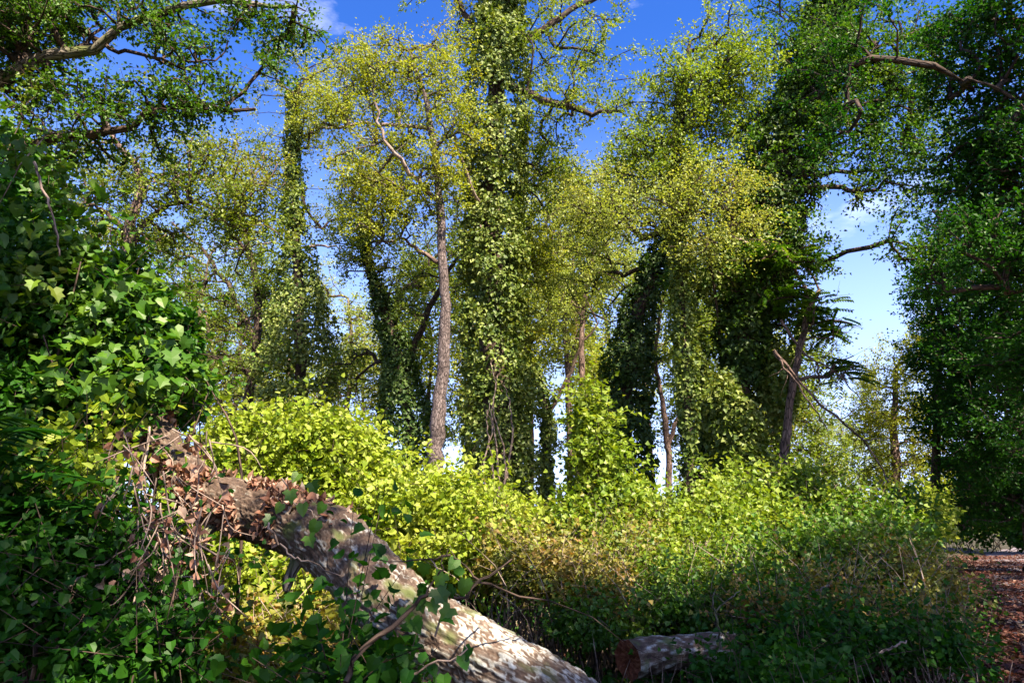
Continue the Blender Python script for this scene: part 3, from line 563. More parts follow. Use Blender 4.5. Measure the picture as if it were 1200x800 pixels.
# far sunlit trees right of the blue gap and the row along the path
tree('distant_lit_tree', 'sunlit yellow green tree beyond the bend, at the right end of the blue gap', 30,
     [(1052, 640), (1050, 560), (1048, 480), (1050, 430)], .3, .08,
     [(1050, 430, 30, 40, 30), (1065, 480, 30, 40, 50), (1025, 500, 30, 25, 35), (1080, 540, 30, 30, 40), (1085, 400, 29, 25, 30), (1040, 560, 30, 35, 30)], 300, 50, .12, 'yellow', 'brown', crown_py=600, spread=.7)
tree('tall_right_tree', 'tall half-shaded tree rising behind the sunlit yellow green one, beside the path', 24,
     [(1088, 640), (1096, 560), (1100, 450), (1102, 350), (1100, 250)], .2, .07,
     [(1125, 290, 24, 40, 50), (1120, 360, 24, 50, 60), (1112, 400, 24, 25, 45), (1120, 460, 24, 35, 60), (1140, 250, 24, 60, 60), (1120, 540, 24, 22, 45), (1085, 420, 24, 20, 30), (1090, 490, 24, 20, 30), (1082, 345, 23, 14, 16)], 480, 56, .12, 'deepshade', 'dark', crown_py=600, spread=.65)  # darker leaf copy paints extra shade onto this tree
tree('dark_path_tree', 'dark shaded tree leaning over the far bend of the path', 22,
     [(1215, 650), (1205, 560), (1190, 450), (1175, 350), (1165, 250)], .35, .1,
     [(1160, 420, 21, 50, 70), (1180, 320, 21, 60, 70), (1150, 520, 21, 40, 60), (1200, 560, 22, 50, 60), (1150, 590, 23, 40, 35), (1220, 440, 22, 50, 90), (1250, 300, 22, 60, 90), (1140, 470, 22, 40, 60), (1190, 380, 22, 60, 60), (1110, 600, 25, 40, 30)], 800, 52, .13, 'deepshade', 'brown', crown_py=600, spread=.65)
tree('overhanging_tree', 'dark leafy tree overhanging from the upper right corner', 9.5,
     [(1330, 640), (1320, 500), (1300, 350), (1270, 220), (1240, 120), (1220, 20)], .3, .12,
     [(1130, 60, 9.5, 70, 60), (1080, 140, 9, 60, 50), (1150, 180, 9.5, 70, 60), (1040, 60, 9, 50, 60), (1060, 220, 9, 35, 35), (1110, 270, 9, 50, 30), (1180, 300, 9.5, 50, 60), (1190, 120, 9.5, 60, 80), (1020, 280, 9, 16, 18), (1160, 10, 9, 90, 50), (1000, 130, 9.2, 30, 40), (1090, 330, 9.5, 20, 22), (1230, 420, 10, 60, 70), (1190, 200, 9.5, 60, 90), (1100, 20, 9.5, 60, 50), (1000, 60, 9.2, 40, 50), (1000, 170, 9.2, 45, 40), (1040, 190, 9, 40, 40), (960, 110, 9.6, 25, 40)],
     900, 50, .075, 'deepshade', 'dark', crown_py=450, spread=.38, spare=SPARE[:4] + [(at(865, 530, 12.2), 1.1), (at(850, 600, 11.2), 1.0), (at(825, 440, 13), 1.1), (at(700, 560, 11), .8)],
     limbs=[([(1280, 300), (1220, 150, 9), (1160, 100, 9), (1130, 92, 9)], .04, .012), ([(1290, 330), (1230, 330, 9.5), (1190, 345, 9.6)], .04, .012)])
tree('corner_bough_tree', 'dark tree whose leafy boughs hang into the upper left corner', 7.5,
     [(-190, 700), (-170, 500), (-140, 320), (-110, 180), (-90, 60), (-80, -60)], .35, .15,
     [(30, 30, 7.5, 60, 60), (10, 60, 7.5, 60, 60), (40, 10, 7.5, 60, 40), (20, 20, 7, 70, 40), (110, 165, 7.5, 90, 25), (230, 120, 7.2, 60, 28), (100, 10, 7.3, 60, 30), (180, 20, 7.2, 60, 25), (210, 60, 7.2, 60, 28), (290, 15, 7.2, 60, 25), (335, 40, 7.3, 40, 30), (70, 110, 7.4, 60, 22), (150, 120, 7.3, 60, 28), (210, 130, 7.2, 50, 25), (60, 160, 7.5, 60, 28), (20, 95, 7.5, 30, 40), (265, 110, 7.2, 30, 15), (330, 85, 7.2, 30, 15), (30, 200, 7.6, 30, 25)],
     620, 44, .060, 'green', 'dark', dens=1.0, crown_py=300, spread=.28, limbs=[([(-110, 160), (-20, 110, 7.4), (50, 70, 7.3), (100, 60, 7.3), (150, 25, 7.2), (230, 2, 7.2), (300, 5, 7.2), (345, 8, 7.2)], .10, .02, 'grey'),
             ([(-105, 220), (0, 175, 7.4), (80, 160, 7.4), (150, 150, 7.3), (215, 125, 7.2), (300, 125, 7.2)], .08, .02, 'dark'), ([(110, 45, 7.3), (150, 62, 7.2), (200, 75, 7.2), (255, 70, 7.1)], .03, .012, 'dark')], rt=.008)
# unseen trees added beside and behind the camera, crowns shaped to shade the foreground
wood = [
 ('added_shade_tree', 'unseen broad tree added behind the viewer to shade the fallen log', [(2.5, -3.5, 0), (2.3, -3.4, 3), (2.0, -3, 6), (1.8, -2.6, 9)], [((1.5, -2.2, 9), (3.4, 2.6, 1.8), 190), ((-2, -3, 8.5), (3, 2.4, 1.6), 230), ((-3.5, -.2, 6.5), (2.4, 1.6, 1.0), 170), ((-1.4, .8, 7.8), (1.8, 1.5, .9), 190)]),
 ('added_left_shade_tree', 'unseen tree added left of the viewer to shade the vine thicket', [(-6.5, -1, 0), (-6.3, -1, 3), (-5.6, -1.2, 6), (-5, -1.2, 8)], [((-4.2, -1.2, 7.6), (2.4, 2.2, 1.8), 170), ((-7, 1, 8), (2.6, 2.6, 2), 200), ((-8, 4, 8), (2.6, 2.6, 2.4), 200)]),
 ('added_verge_shade_tree', 'unseen tree added for shade at the edge of the path right of the viewer', [(9.5, 2.5, 0), (9.3, 2.4, 3), (9.0, 2.3, 6), (9.2, 2.3, 9), (10, 2.6, 12)], [((8.2, 1.8, 8.6), (3.0, 2.6, 2.2), 240), ((6, -1.5, 8.6), (2.8, 2.6, 1.6), 240), ((4.6, .3, 8.8), (2.2, 2, 1.2), 150), ((10.8, 3, 13.2), (3.2, 3, 2.2), 220)]),
 ('added_path_shade_tree', 'unseen tree added for shade beyond the path on the right', [(15, 7, 0), (15, 7, 4), (14.6, 7, 8), (14.4, 7, 12)], [((14, 7, 10.5), (3.2, 3.4, 4.0), 260), ((17.5, 10, 9), (3.5, 3.5, 4), 220)]),
 ('added_far_shade_tree', 'second unseen tree added for shade beyond the path on the right', [(20.5, 15, 0), (20.4, 15, 4), (20, 15, 8), (19.8, 15, 12)], [((19.6, 15, 9.5), (3.6, 3.6, 4.6), 260), ((24, 18, 9), (3.6, 3.6, 4.4), 200)]),
]
for (nm, lb, wp, wb) in wood:
    tree(nm, lb, 1, None, .32, .12, None, 0, 46, .12, 'green', 'dark', wpath=wp, wblobs=wb, spread=.6, spare=SPARE, twigs=False, zmin=wp[2][2] * .7, nbranch=4)

# ------------------------------------------------------------------ shrubs of the clearing
bush('round_shrub', 'rounded sunlit lime green shrub behind the raised end of the log', [(345, 530, 9.5, 92, 52, 1.1), (400, 550, 9.4, 55, 45, .9), (290, 560, 9.6, 60, 60, 1.0), (350, 600, 9.2, 110, 50, .9)], 'bright', 20000, .072, T=HEX)
bush('spreading_shrub', 'wide sunlit vine-covered mound of pale green leaves behind the middle of the log', [(500, 605, 9, 90, 55, 1.1), (560, 625, 8.8, 60, 45, .9), (430, 610, 9, 50, 50, .9), (520, 660, 8.4, 110, 40, .8)], 'bright', 21000, .066, T=HEX, tb=.05)
bush('climber_covered_shrub', 'tall narrow shrub covered in climbing vine at the foot of the leaning ivied tree', [(697, 560, 11, 30, 75, .6), (690, 500, 11, 18, 40, .4), (725, 600, 10.8, 40, 50, .7), (670, 620, 10.6, 45, 35, .7)], 'lime', 12000, .085, lumpy=.3)
bush('low_mound_shrub', 'low mound of green vine leaves between the climbing shrub and the ivy curtain', [(780, 640, 10, 75, 38, 1.0), (760, 610, 10.6, 40, 28, .7), (830, 620, 10.4, 50, 32, .7)], 'lime', 12500, .075, lumpy=.25)
bush('leafy_curtain_shrub', 'sunlit shrub draped below the big ivied tree', [(862, 605, 11.4, 34, 52, .7), (900, 625, 11.2, 40, 38, .8), (840, 640, 10.4, 50, 40, .7)], 'lime', 12000, .08, lumpy=.3)
bush('twiggy_shrub', 'twiggy half-shaded shrub under the bare broken branches', [(970, 612, 11.5, 45, 42, .9), (935, 585, 12, 28, 40, .7), (1010, 625, 11, 38, 34, .8)], 'lime', 12000, .07, nstem=22, bark='vine', tb=-.15, lumpy=.3)
bush('roadside_shrub', 'green shrub at the end of the bank beside the path', [(1032, 645, 10.5, 42, 42, .8), (1058, 620, 12, 22, 40, .7), (1010, 660, 9.6, 50, 38, .7)], 'green', 14000, .075, nstem=16, tb=.1)
bush('yellow_verge_shrub', 'small bright yellow shrub where the path disappears', [(1082, 605, 17, 18, 24, .8), (1070, 630, 16, 22, 20, .8)], 'bright', 4200, .10)
bush('bramble_patch', 'reddish and yellow bramble tangle in the middle of the clearing', [(640, 672, 8.0, 55, 34, .8), (600, 665, 8, 40, 30, .6), (690, 690, 7.6, 45, 26, .6), (735, 660, 8.6, 25, 24, .5)], 'bramble', 15000, .05, nstem=14, bark='vine', lumpy=.3, ragged=.25)
bush('golden_bramble', 'golden brown bramble tangle on the bank near the path', [(1030, 680, 8.8, 45, 34, .7), (1080, 690, 9, 30, 26, .6), (960, 700, 8, 40, 22, .6)], 'bramble', 13000, .05, nstem=14, bark='vine', lumpy=.3, ragged=.25, tb=-.12)
bush('tall_weeds', 'yellow green weeds sloping down in front of the low vine mound', [(770, 680, 8.4, 50, 34, .7), (840, 690, 8.2, 55, 30, .7), (820, 665, 9, 50, 30, .7), (720, 650, 9, 30, 34, .5)], 'lime', 11000, .055, nstem=16, lumpy=.4, ragged=.35, tb=-.05, cat='weeds')
bush('leafy_bank', 'mid green leafy bank right of the clearing, before the roadside shrub', [(920, 665, 9, 55, 40, .7), (985, 665, 9, 45, 34, .7), (880, 700, 7.8, 40, 24, .6)], 'green', 12000, .06, nstem=16, lumpy=.4, ragged=.3, tb=.15, cat='plants')
bush('under_log_shrub', 'sunlit yellow green shrub seen under the arch of the log', [(340, 680, 6.4, 75, 45, .6), (280, 660, 6.6, 55, 50, .6), (390, 720, 6.2, 50, 40, .5), (300, 740, 6, 70, 35, .5)], 'bright', 12000, .065, T=HEX, lumpy=.3)
bush('ember_bramble', 'rusty brown bramble sprawling below the sunlit shrub under the log', [(340, 760, 5.2, 85, 32, .5), (260, 780, 4.8, 60, 30, .4)], 'bramble', 6000, .05, nstem=40, bark='vine', ragged=.3, tb=.1)

bush('far_bend_bushes', 'dark bushes on the far side of the path at the bend', [(1140, 600, 38, 45, 36, 2.5), (1190, 600, 36, 45, 40, 2.5), (1230, 600, 34, 50, 50, 2.5), (1165, 560, 40, 50, 40, 2.5), (1115, 590, 40, 14, 26, 2)], 'deepshade', 16000, .2)
bush('nettle_clump', 'tall dim green clump of nettles behind the short log', [(800, 715, 7.4, 70, 26, .6), (880, 730, 7, 60, 26, .6), (700, 730, 7, 60, 24, .6)], 'green', 7000, .045, T=HEX, cat='plants', lumpy=.4, ragged=.3, tb=-.1)
bush('bank_nettles', 'dim dark green nettles on the bank at the lower right', [(960, 755, 6.4, 80, 28, .7), (1060, 750, 6.6, 60, 26, .7), (900, 800, 5.4, 75, 22, .5)], 'deepshade', 9000, .05, T=HEX, cat='plants', lumpy=.4, ragged=.3)
bush('rusty_bramble', 'rusty brown bramble on the dim bank behind the short log', [(900, 725, 6.9, 40, 20, .4), (1000, 725, 7.2, 45, 22, .5), (1080, 740, 7, 30, 22, .5)], 'bramble', 6000, .045, nstem=14, bark='vine', lumpy=.4, ragged=.35, tb=.15)
# undergrowth carpet
def undergrowth(name, n, xr, yr, h, L, mat, T, dens, up=.8, seed=0):
    y = yr[0] + (yr[1] - yr[0]) * rng.random(n) ** 1.25; x = xr[0] * y / yr[1] + (xr[1] - xr[0]) * y / yr[1] * rng.random(n)
    x = x * 1.0; p = np.stack([x, y, x * 0 + seed], 1); d = lump(p, 1.1)
    k = (rng.random(n) < dens + .5 * d) & (x < path_x(y) + .2 + .35 * d); x, y, d = x[k], y[k], d[k]; m = len(x)
    z = gh(x, y) + .03 + h * (.6 + .6 * np.clip(d + .3 * lump(np.stack([x, y, x * 0], 1), 4), -.6, 1)) * rng.random(m) ** .55
    P = np.stack([x, y, z], 1); g = Geo()
    put_leaves(g, P, rsph(m) * np.array([1, 1, .5]) + np.array([0, 0, -.15]), unit(rsph(m) * .55 + np.array([0, 0, up])), L * rng.uniform(.55, 1.3, m), T, 1, np.clip(rng.random(m) * .7 + .15 + .2 * d, 0, 1))
    o = g.obj(name, LM[mat], kind='stuff'); return o
undergrowth('undergrowth', 52000, (-12, 13), (2.6, 13), .65, .06, 'deepshade', DELTA, .75)
undergrowth('ground_ivy', 24000, (-12, 13), (2.6, 13), .5, .05, 'green', DELTA, .6, seed=5)
undergrowth('fallen_leaves', 16000, (-12, 13), (2.6, 13), .30, .05, 'litter', KITE, .7, seed=9)
gs = Geo()
for _ in range(1500):
    y = 3 + 9 * rng.random(); x = rng.uniform(-.8, .85) * y
    if x > path_x(y): continue
    b = np.array([x, y, float(gh(x, y))]); e = b + np.array([rng.normal() * .15, rng.normal() * .15, rng.uniform(.25, .75)])
    tube(gs, [b, (b + e) / 2 + rng.normal(size=3) * .04, e], [.006, .005, .002], 3)
for _ in range(200):
    b = at(rng.uniform(540, 1090), 700, rng.uniform(6.8, 9.4)); b[2] = .05; e = b + np.array([rng.normal() * .5, rng.normal() * .3, rng.uniform(.7, 1.45)])
    tube(gs, smooth_path([b, (b + e) / 2 + np.array([rng.normal() * .15, 0, .2]), e], 7), np.linspace(.008, .002, 7), 3)
gs.obj('dry_stems', BM['vine'], smooth=True, kind='stuff')

# ------------------------------------------------------------------ the fallen log
logpts = [(150, 440, 5.0), (176, 505, 4.75), (218, 566, 4.5), (285, 597, 4.25), (340, 612, 4.0), (392, 640, 3.75), (440, 690, 3.5), (500, 735, 3.3), (570, 775, 3.15), (650, 815, 3.05), (760, 880, 2.95)]
lr_ = [.10, .13, .155, .165, .175, .175, .17, .165, .155, .135, .11]
K, SD = 330, 120
P = smooth_path([at(*q) for q in logpts], K); rr = np.interp(np.linspace(0, 1, K), np.linspace(0, 1, len(lr_)), lr_)
log = thing('fallen_log', 'large fallen birch-like log with peeling white bark crossing the foreground', 'log', P[0] * np.array([1, 1, 0]))
t = unit(np.gradient(P, axis=0)); u = unit(np.cross(t, np.array([0, 0, 1.]))); v = np.cross(t, u)
th = np.linspace(0, 2 * math.pi, SD, endpoint=False); slen = np.concatenate([[0], np.cumsum(np.linalg.norm(np.diff(P, axis=0), axis=1))])
V = np.zeros((K, SD, 3)); TCv = np.zeros((K, SD, 3)); FL = np.zeros((K, SD))
for i in range(K):
    for j in range(SD):
        c, s_ = math.cos(th[j]), math.sin(th[j]); tcx = (c * .23, s_ * .23, slen[i])
        q = Vector((tcx[0] * 26, tcx[1] * 26, tcx[2] * 15)); big = mnoise.noise(Vector(tcx) * 3.2)
        cell, pts_ = mnoise.voronoi(q + mnoise.noise_vector(q * .9) * .5)
        plate = min(1, max(0, (cell[1] - cell[0]) * 3)); lift = mnoise.noise(pts_[0] * 1.7)
        fl = (.5 + .5 * lift) * plate
        d = rr[i] * (1 + .13 * big) + .017 * fl + .009 * mnoise.noise(q * 1.6) + .012 * abs(mnoise.noise(Vector((tcx[0] * 30, tcx[1] * 30, tcx[2] * 5)))) - .008
        V[i, j] = P[i] + (u[i] * c + v[i] * s_) * d; TCv[i, j] = tcx; FL[i, j] = .5 + .38 * lift if plate > .25 else .1
i = np.arange(K - 1)[:, None] * SD; j = np.arange(SD)[None]; j2 = (j + 1) % SD
T = np.concatenate([np.stack([i + j, i + SD + j2, i + j2], -1).reshape(-1, 3), np.stack([i + j, i + SD + j, i + SD + j2], -1).reshape(-1, 3)])
def log_mat():
    m, t = new_mat('peeling log bark'); n = t.nodes.new; l = t.links.new
    a = n('ShaderNodeAttribute'); a.attribute_name = 'tint'; b = n('ShaderNodeAttribute'); b.attribute_name = 'tc'
    mp = n('ShaderNodeMapping'); mp.inputs['Scale'].default_value = (55, 55, 12); l(b.outputs['Vector'], mp.inputs[0])
    z = n('ShaderNodeTexNoise'); z.inputs['Scale'].default_value = 1.0; z.inputs['Detail'].default_value = 6; l(mp.outputs[0], z.inputs['Vector'])
    z2 = n('ShaderNodeTexNoise'); z2.inputs['Scale'].default_value = 60; z2.inputs['Detail'].default_value = 6; l(b.outputs['Vector'], z2.inputs['Vector'])
    ad = n('ShaderNodeMath'); ad.operation = 'ADD'; l(a.outputs['Fac'], ad.inputs[0])
    sz = n('ShaderNodeSeparateXYZ'); l(b.outputs['Vector'], sz.inputs[0]); zl = n('ShaderNodeTexNoise'); zl.noise_dimensions = '3D'; zl.inputs['Scale'].default_value = 3.2; zl.inputs['Detail'].default_value = 3; l(b.outputs['Vector'], zl.inputs['Vector'])
    ml = n('ShaderNodeMapRange'); ml.inputs['From Min'].default_value = 2.0; ml.inputs['From Max'].default_value = 3.6; ml.inputs['To Min'].default_value = -.22; ml.inputs['To Max'].default_value = .10; l(sz.outputs['Z'], ml.inputs['Value'])
    a2 = n('ShaderNodeMath'); a2.operation = 'ADD'; l(ml.outputs[0], a2.inputs[0]); l(z.outputs['Fac'], a2.inputs[1])
    a3 = n('ShaderNodeMath'); a3.operation = 'MULTIPLY_ADD'; l(zl.outputs['Fac'], a3.inputs[0]); a3.inputs[1].default_value = .5; l(a2.outputs[0], a3.inputs[2])
    a4 = n('ShaderNodeMath'); a4.operation = 'SUBTRACT'; l(a3.outputs[0], a4.inputs[0]); a4.inputs[1].default_value = .25; l(a4.outputs[0], ad.inputs[1])
    r = n('ShaderNodeValToRGB'); e = r.color_ramp.elements; e[0].position = .0; e[0].color = (.035, .022, .018, 1); e[1].position = 1; e[1].color = (.60, .60, .55, 1)
    for p_, c_ in ((.40, (.09, .055, .036)), (.50, (.15, .11, .08)), (.58, (.33, .30, .25))):
        x = e.new(p_); x.color = (*c_, 1)
    h = n('ShaderNodeMath'); h.operation = 'MULTIPLY'; h.inputs[1].default_value = .5; l(ad.outputs[0], h.inputs[0]); l(h.outputs[0], r.inputs[0])
    g = n('ShaderNodeMixRGB'); g.blend_type = 'OVERLAY'; g.inputs[0].default_value = 1; l(r.outputs[0], g.inputs[1]); l(z2.outputs['Fac'], g.inputs[2])
    z3 = n('ShaderNodeTexNoise'); z3.inputs['Scale'].default_value = 5; l(b.outputs['Vector'], z3.inputs['Vector'])
    q = n('ShaderNodeMapRange'); q.inputs['From Min'].default_value = .58; q.inputs['From Max'].default_value = .70; l(z3.outputs['Fac'], q.inputs['Value'])
    k2 = n('ShaderNodeMixRGB'); l(q.outputs[0], k2.inputs[0]); l(g.outputs[0], k2.inputs[1]); k2.inputs[2].default_value = (.09, .10, .03, 1)
    p = n('ShaderNodeBsdfPrincipled'); p.inputs['Roughness'].default_value = .8; p.inputs['Specular IOR Level'].default_value = .25; l(k2.outputs[0], p.inputs['Base Color'])
    bm = n('ShaderNodeBump'); bm.inputs['Strength'].default_value = .6; bm.inputs['Distance'].default_value = .008; l(z2.outputs['Fac'], bm.inputs['Height']); l(bm.outputs[0], p.inputs['Normal'])
    o = n('ShaderNodeOutputMaterial'); l(p.outputs[0], o.inputs[0]); return m
LOGM = log_mat()
g = Geo(); g.add(V.reshape(-1, 3), T, FL.ravel(), TCv.reshape(-1, 3)); g.obj('trunk', LOGM, log, True)
for (ii, ang, ln_, r_) in ((150, 1.1, .16, .035), (95, .7, .22, .028), (215, 1.9, .10, .04)):
    t_ = unit(np.gradient(P, axis=0))[ii]; dr_ = unit(u[ii] * math.cos(ang) + v[ii] * math.sin(ang)); b_ = P[ii] + dr_ * rr[ii] * .85
    gq = Geo(); tube(gq, smooth_path([b_, b_ + dr_ * ln_ * .6 + t_ * .02, b_ + dr_ * ln_ + t_ * .06], 6), [r_ * 1.5, r_ * 1.1, r_, r_, r_ * .9, r_ * .6], 9, bump=.25); gq.obj('branch_stub', BM['grey'], log, True)
# dead leaves lodged on the log: one mesh, many objects
def leaf_mesh(name, Tm, L, mat, tint):
    g = Geo(); put_leaves(g, np.zeros((1, 3)), np.array([[1., 0, 0]]), np.array([[0, 0, 1.]]), L, Tm, 1, np.array([tint])); me = g.mesh(name); me.materials.append(LM[mat]); return me
from mathutils import Matrix
def place(me, name, parent, P, D, Nn, s=1):
    D = D / np.linalg.norm(D); S = np.cross(Nn, D); S /= np.linalg.norm(S) + 1e-9; Nn = np.cross(D, S)
    M = Matrix(((D[0], S[0], Nn[0], P[0]), (D[1], S[1], Nn[1], P[1]), (D[2], S[2], Nn[2], P[2]), (0, 0, 0, 1))) @ Matrix.Scale(float(s), 4)
    o = bpy.data.objects.new(name, me); C.objects.link(o); o.parent = parent
    o.matrix_local = parent.matrix_basis.inverted() @ M; return o
dead = [leaf_mesh('dead_leaf', CURL if k % 2 else HEART, .058, 'dead', k / 6) for k in range(7)]
cnt = 0; gd = Geo()
while cnt < 1750:
    i = int(rng.uniform(8, K * .52)); jj = int(rng.integers(SD)); f = i / K
    if rng.random() > (1 if .04 < f < .40 else .3 if f < .46 else .06): continue
    x = V[i, jj]; nn = unit(x - P[i])
    if nn[2] < -.55 or nn[1] > .5: continue
    if lump(x[None], 9)[0] < (-.3 if .04 < f < .40 else .05): continue
    Dd = unit(rsph(1)[0] + np.array([.2, -.3, -.4])); N3 = unit(nn + rsph(1)[0] * .55)
    if cnt % 6 == 0: place(dead[cnt % 7], 'dead_leaf', log, x + nn * .012, Dd, N3, rng.uniform(.6, 1.15))
    else: put_leaves(gd, (x + nn * .01)[None], Dd[None], N3[None], .05 * rng.uniform(.6, 1.2), CURL)
    cnt += 1
gd.obj('leaf_scraps', LM['dead'], log, kind='stuff')

# short log lying beyond, with a cut end
lg2 = thing('cut_log', 'short mossy log with a reddish cut end lying in the undergrowth', 'log', at(790, 780, 6.4) * np.array([1, 1, 0]))
Pa = smooth_path([at(736, 772, 6.0), at(765, 766, 6.15), at(795, 763, 6.3), at(830, 758, 6.45), at(865, 756, 6.6)], 60)
K2, S2 = 60, 64; t = unit(np.gradient(Pa, axis=0)); u = unit(np.cross(t, np.array([0, 0, 1.]))); v = np.cross(t, u); th = np.linspace(0, 2 * math.pi, S2, endpoint=False)
r2 = np.linspace(.15, .11, K2); V2 = np.zeros((K2, S2, 3)); TC2 = np.zeros((K2, S2, 3)); F2 = np.zeros((K2, S2)); 
for i in range(K2):
    for j in range(S2):
        c, s_ = math.cos(th[j]), math.sin(th[j]); tcx = (c * .18, s_ * .18, i * .022 + 3); q = Vector((tcx[0] * 16, tcx[1] * 16, tcx[2] * 9))
        lift = mnoise.noise(q); V2[i, j] = Pa[i] + (u[i] * c + v[i] * s_) * (r2[i] * (1 + .12 * mnoise.noise(Vector(tcx) * 4)) + .02 * lift); TC2[i, j] = tcx; F2[i, j] = .32 + .9 * lift  # tint set low: the shade on this log is painted into its bark
i = np.arange(K2 - 1)[:, None] * S2; j = np.arange(S2)[None]; j2 = (j + 1) % S2
T2 = np.concatenate([np.stack([i + j, i + S2 + j2, i + j2], -1).reshape(-1, 3), np.stack([i + j, i + S2 + j, i + S2 + j2], -1).reshape(-1, 3)])
g = Geo(); g.add(V2.reshape(-1, 3), T2, F2.ravel(), TC2.reshape(-1, 3)); g.obj('trunk', LOGM, lg2, True)
g = Geo(); rings = [V2[0]]; ctr = Pa[0]
for f_ in (.8, .55, .3): rings.append(ctr + (V2[0] - ctr) * f_ + t[0] * (.03 * (1 - f_) + rng.normal(size=(S2, 1)) * .016))
VV = np.concatenate(rings + [ctr[None] + t[0] * .03]); TT = []
for k in range(3):
    for j in range(S2):
        a, b_ = k * S2 + j, k * S2 + (j + 1) % S2; TT += [(a, b_, b_ + S2), (a, b_ + S2, a + S2)]
for j in range(S2): TT.append((3 * S2 + j, 3 * S2 + (j + 1) % S2, 4 * S2))
g.add(VV, TT); g.obj('cut_end', soil_mat('rotten cut wood', (.05, .015, .01), (.15, .045, .022), (.26, .11, .06), 30), lg2, True)

# ------------------------------------------------------------------ vine thicket at the left
th_ = thing('vine_thicket', 'tall thicket smothered in large-leaved vine at the left edge', 'thicket', at(90, 500, 4.6) * np.array([1, 1, 0]))
TB = [(15, 350, 4.8, 105, 165, 1.0), (110, 400, 4.7, 85, 120, .8), (130, 475, 4.35, 45, 26, .25), (165, 400, 4.8, 55, 85, .6), (205, 450, 4.9, 40, 50, .4), (30, 520, 4.4, 70, 110, .6), (-70, 270, 5, 115, 180, 1.0)]
g1 = Geo(); g2 = Geo(); gst = Geo()
for (px, py, y, rx, ry, rd) in TB:
    m = mpp(px, py, y); c = at(px, py, y); A_ = rx * ry / 10000
    RD = np.array([rx * m, rd, ry * m])
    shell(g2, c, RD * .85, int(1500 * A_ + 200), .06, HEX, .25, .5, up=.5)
    for q in range(12):
        f_ = rng.uniform(.2, .5); cc = c + rsph(1)[0] * RD * (1.03 - f_ * .8); tb_ = rng.uniform(-.2, .25)
        shell(g1 if q % 3 and px > 100 or q % 5 == 0 else g2, cc, RD * f_, int(520 * A_ * (f_ / .35) ** 2 + 30), rng.uniform(.035, .07), HEX, .3, .5, tb_, up=.5)  # left blobs take the darker leaf copy, a painted shade toward the edge
    shoots(g1, gst, c, RD, int(40 * A_) + 8, .055, HEX, .22)
    shoots(g1, gst, c, RD, int(9 * A_) + 3, .05, HEX, .5, up=.8, nl=18)
    for _ in range(10):
        e = c + rsph(1)[0] * np.array([rx * m, rd, ry * m]); s0 = np.array([c[0] + rng.normal() * .4, c[1] + rng.normal() * .3, 0])
        tube(gst, smooth_path([s0, (s0 + e) / 2 + rng.normal(size=3) * .2 + np.array([0, 0, .3]), e], 9), np.linspace(.016, .004, 9), 5)
gst.obj('stems', BM['dark'], th_, True, 'stuff'); g1.obj('foliage', LM['green'], th_, kind='stuff'); g2.obj('foliage', LM['deepshade'], th_, kind='stuff')
vl = [leaf_mesh('leaf', LOBED if k % 3 else HEART, .078, 'green', k / 8) for k in range(9)]
SB = [(170, 380, 4.3, 60, 75, .5), (200, 430, 4.2, 45, 40, .3), (90, 300, 4.1, 80, 90, .6), (110, 440, 4.1, 60, 45, .4), (30, 250, 4.0, 50, 120, .5), (40, 560, 3.7, 50, 90, .4)]
for k in range(290):
    px, py, y, rx, ry, rd = SB[k % len(SB)]; m = mpp(px, py, y); c = at(px, py, y)
    d = rsph(1)[0]; d[1] = -abs(d[1]) * .8 - .1; P0 = c + d * np.array([rx * m, rd, ry * m]) * rng.uniform(.6, 1.0)
    place(vl[int(rng.integers(9))], 'leaf', th_, P0, rsph(1)[0] * .8 + np.array([.3, -.3, -.5]), unit(np.array([.1, -.45, .8]) + rsph(1)[0] * .45), rng.uniform(.6, 1.3))
# dark shrub layer at lower left, below the vine and in front of it
bush('shaded_nettle_bank', 'dark bank of nettle-like plants in the bottom left corner', [(60, 700, 3.6, 110, 90, .5), (150, 775, 3.4, 75, 42, .4), (10, 620, 3.8, 60, 70, .5), (135, 680, 4.0, 45, 45, .4)], 'deepshade', 13000, .045, T=HEX, cat='plants', lumpy=.3, nstem=30, ragged=.2)
bush('sunlit_vine_patch', 'small patch of sunlit yellow green vine leaves inside the left thicket', [(100, 560, 4.0, 30, 42, .2), (75, 630, 3.9, 22, 36, .2), (240, 640, 5.2, 40, 50, .35)], 'bright', 2600, .05, T=HEX, cat='vine', lumpy=.3)
bush('log_foot_plants', 'dark low leafy plants growing against the near side of the big log', [(415, 815, 2.9, 50, 25, .2)], 'deepshade', 500, .06, T=TOOTH, cat='plants', lumpy=.3)
# feathery fronds at far left
fr = thing('feathery_seedling', 'dark seedling with long feathery fronds at the left edge of the frame', 'plant', at(30, 560, 3.4) * np.array([1, 1, 0]))
for q in range(13):
    a0 = at(-40 + rng.uniform(-10, 40), 560 + rng.uniform(-70, 90), 3.4); e = a0 + np.array([rng.uniform(.35, .65), rng.uniform(-.25, .1), rng.uniform(-.02, .25)])
    g = Geo(); D = unit(e - a0); tt_ = np.linspace(.12, 1, 9); L_ = np.linalg.norm(e - a0); S = unit(np.cross(D, np.array([0, 0, 1.])))
    PP = a0 + D * (tt_ * L_)[:, None] + np.array([0, 0, -1]) * (tt_ ** 2 * L_ * .3)[:, None]
    for s in (1, -1): put_leaves(g, PP, np.tile(D * .4 + S * s + np.array([0, 0, -.25]), (9, 1)), np.tile([0, -.3, 1.], (9, 1)), .13, LANCE, 1.6, np.full(9, rng.random()))
    tube(g, PP, .004, 4); g.obj('frond', LM['deepshade'], fr)
gst = Geo(); b0 = at(-30, 560, 3.4); tube(gst, [b0 * np.array([1, 1, 0]), b0, b0 + np.array([0, 0, .5])], [.02, .015, .006], 6); gst.obj('stem', BM['dark'], fr, True)

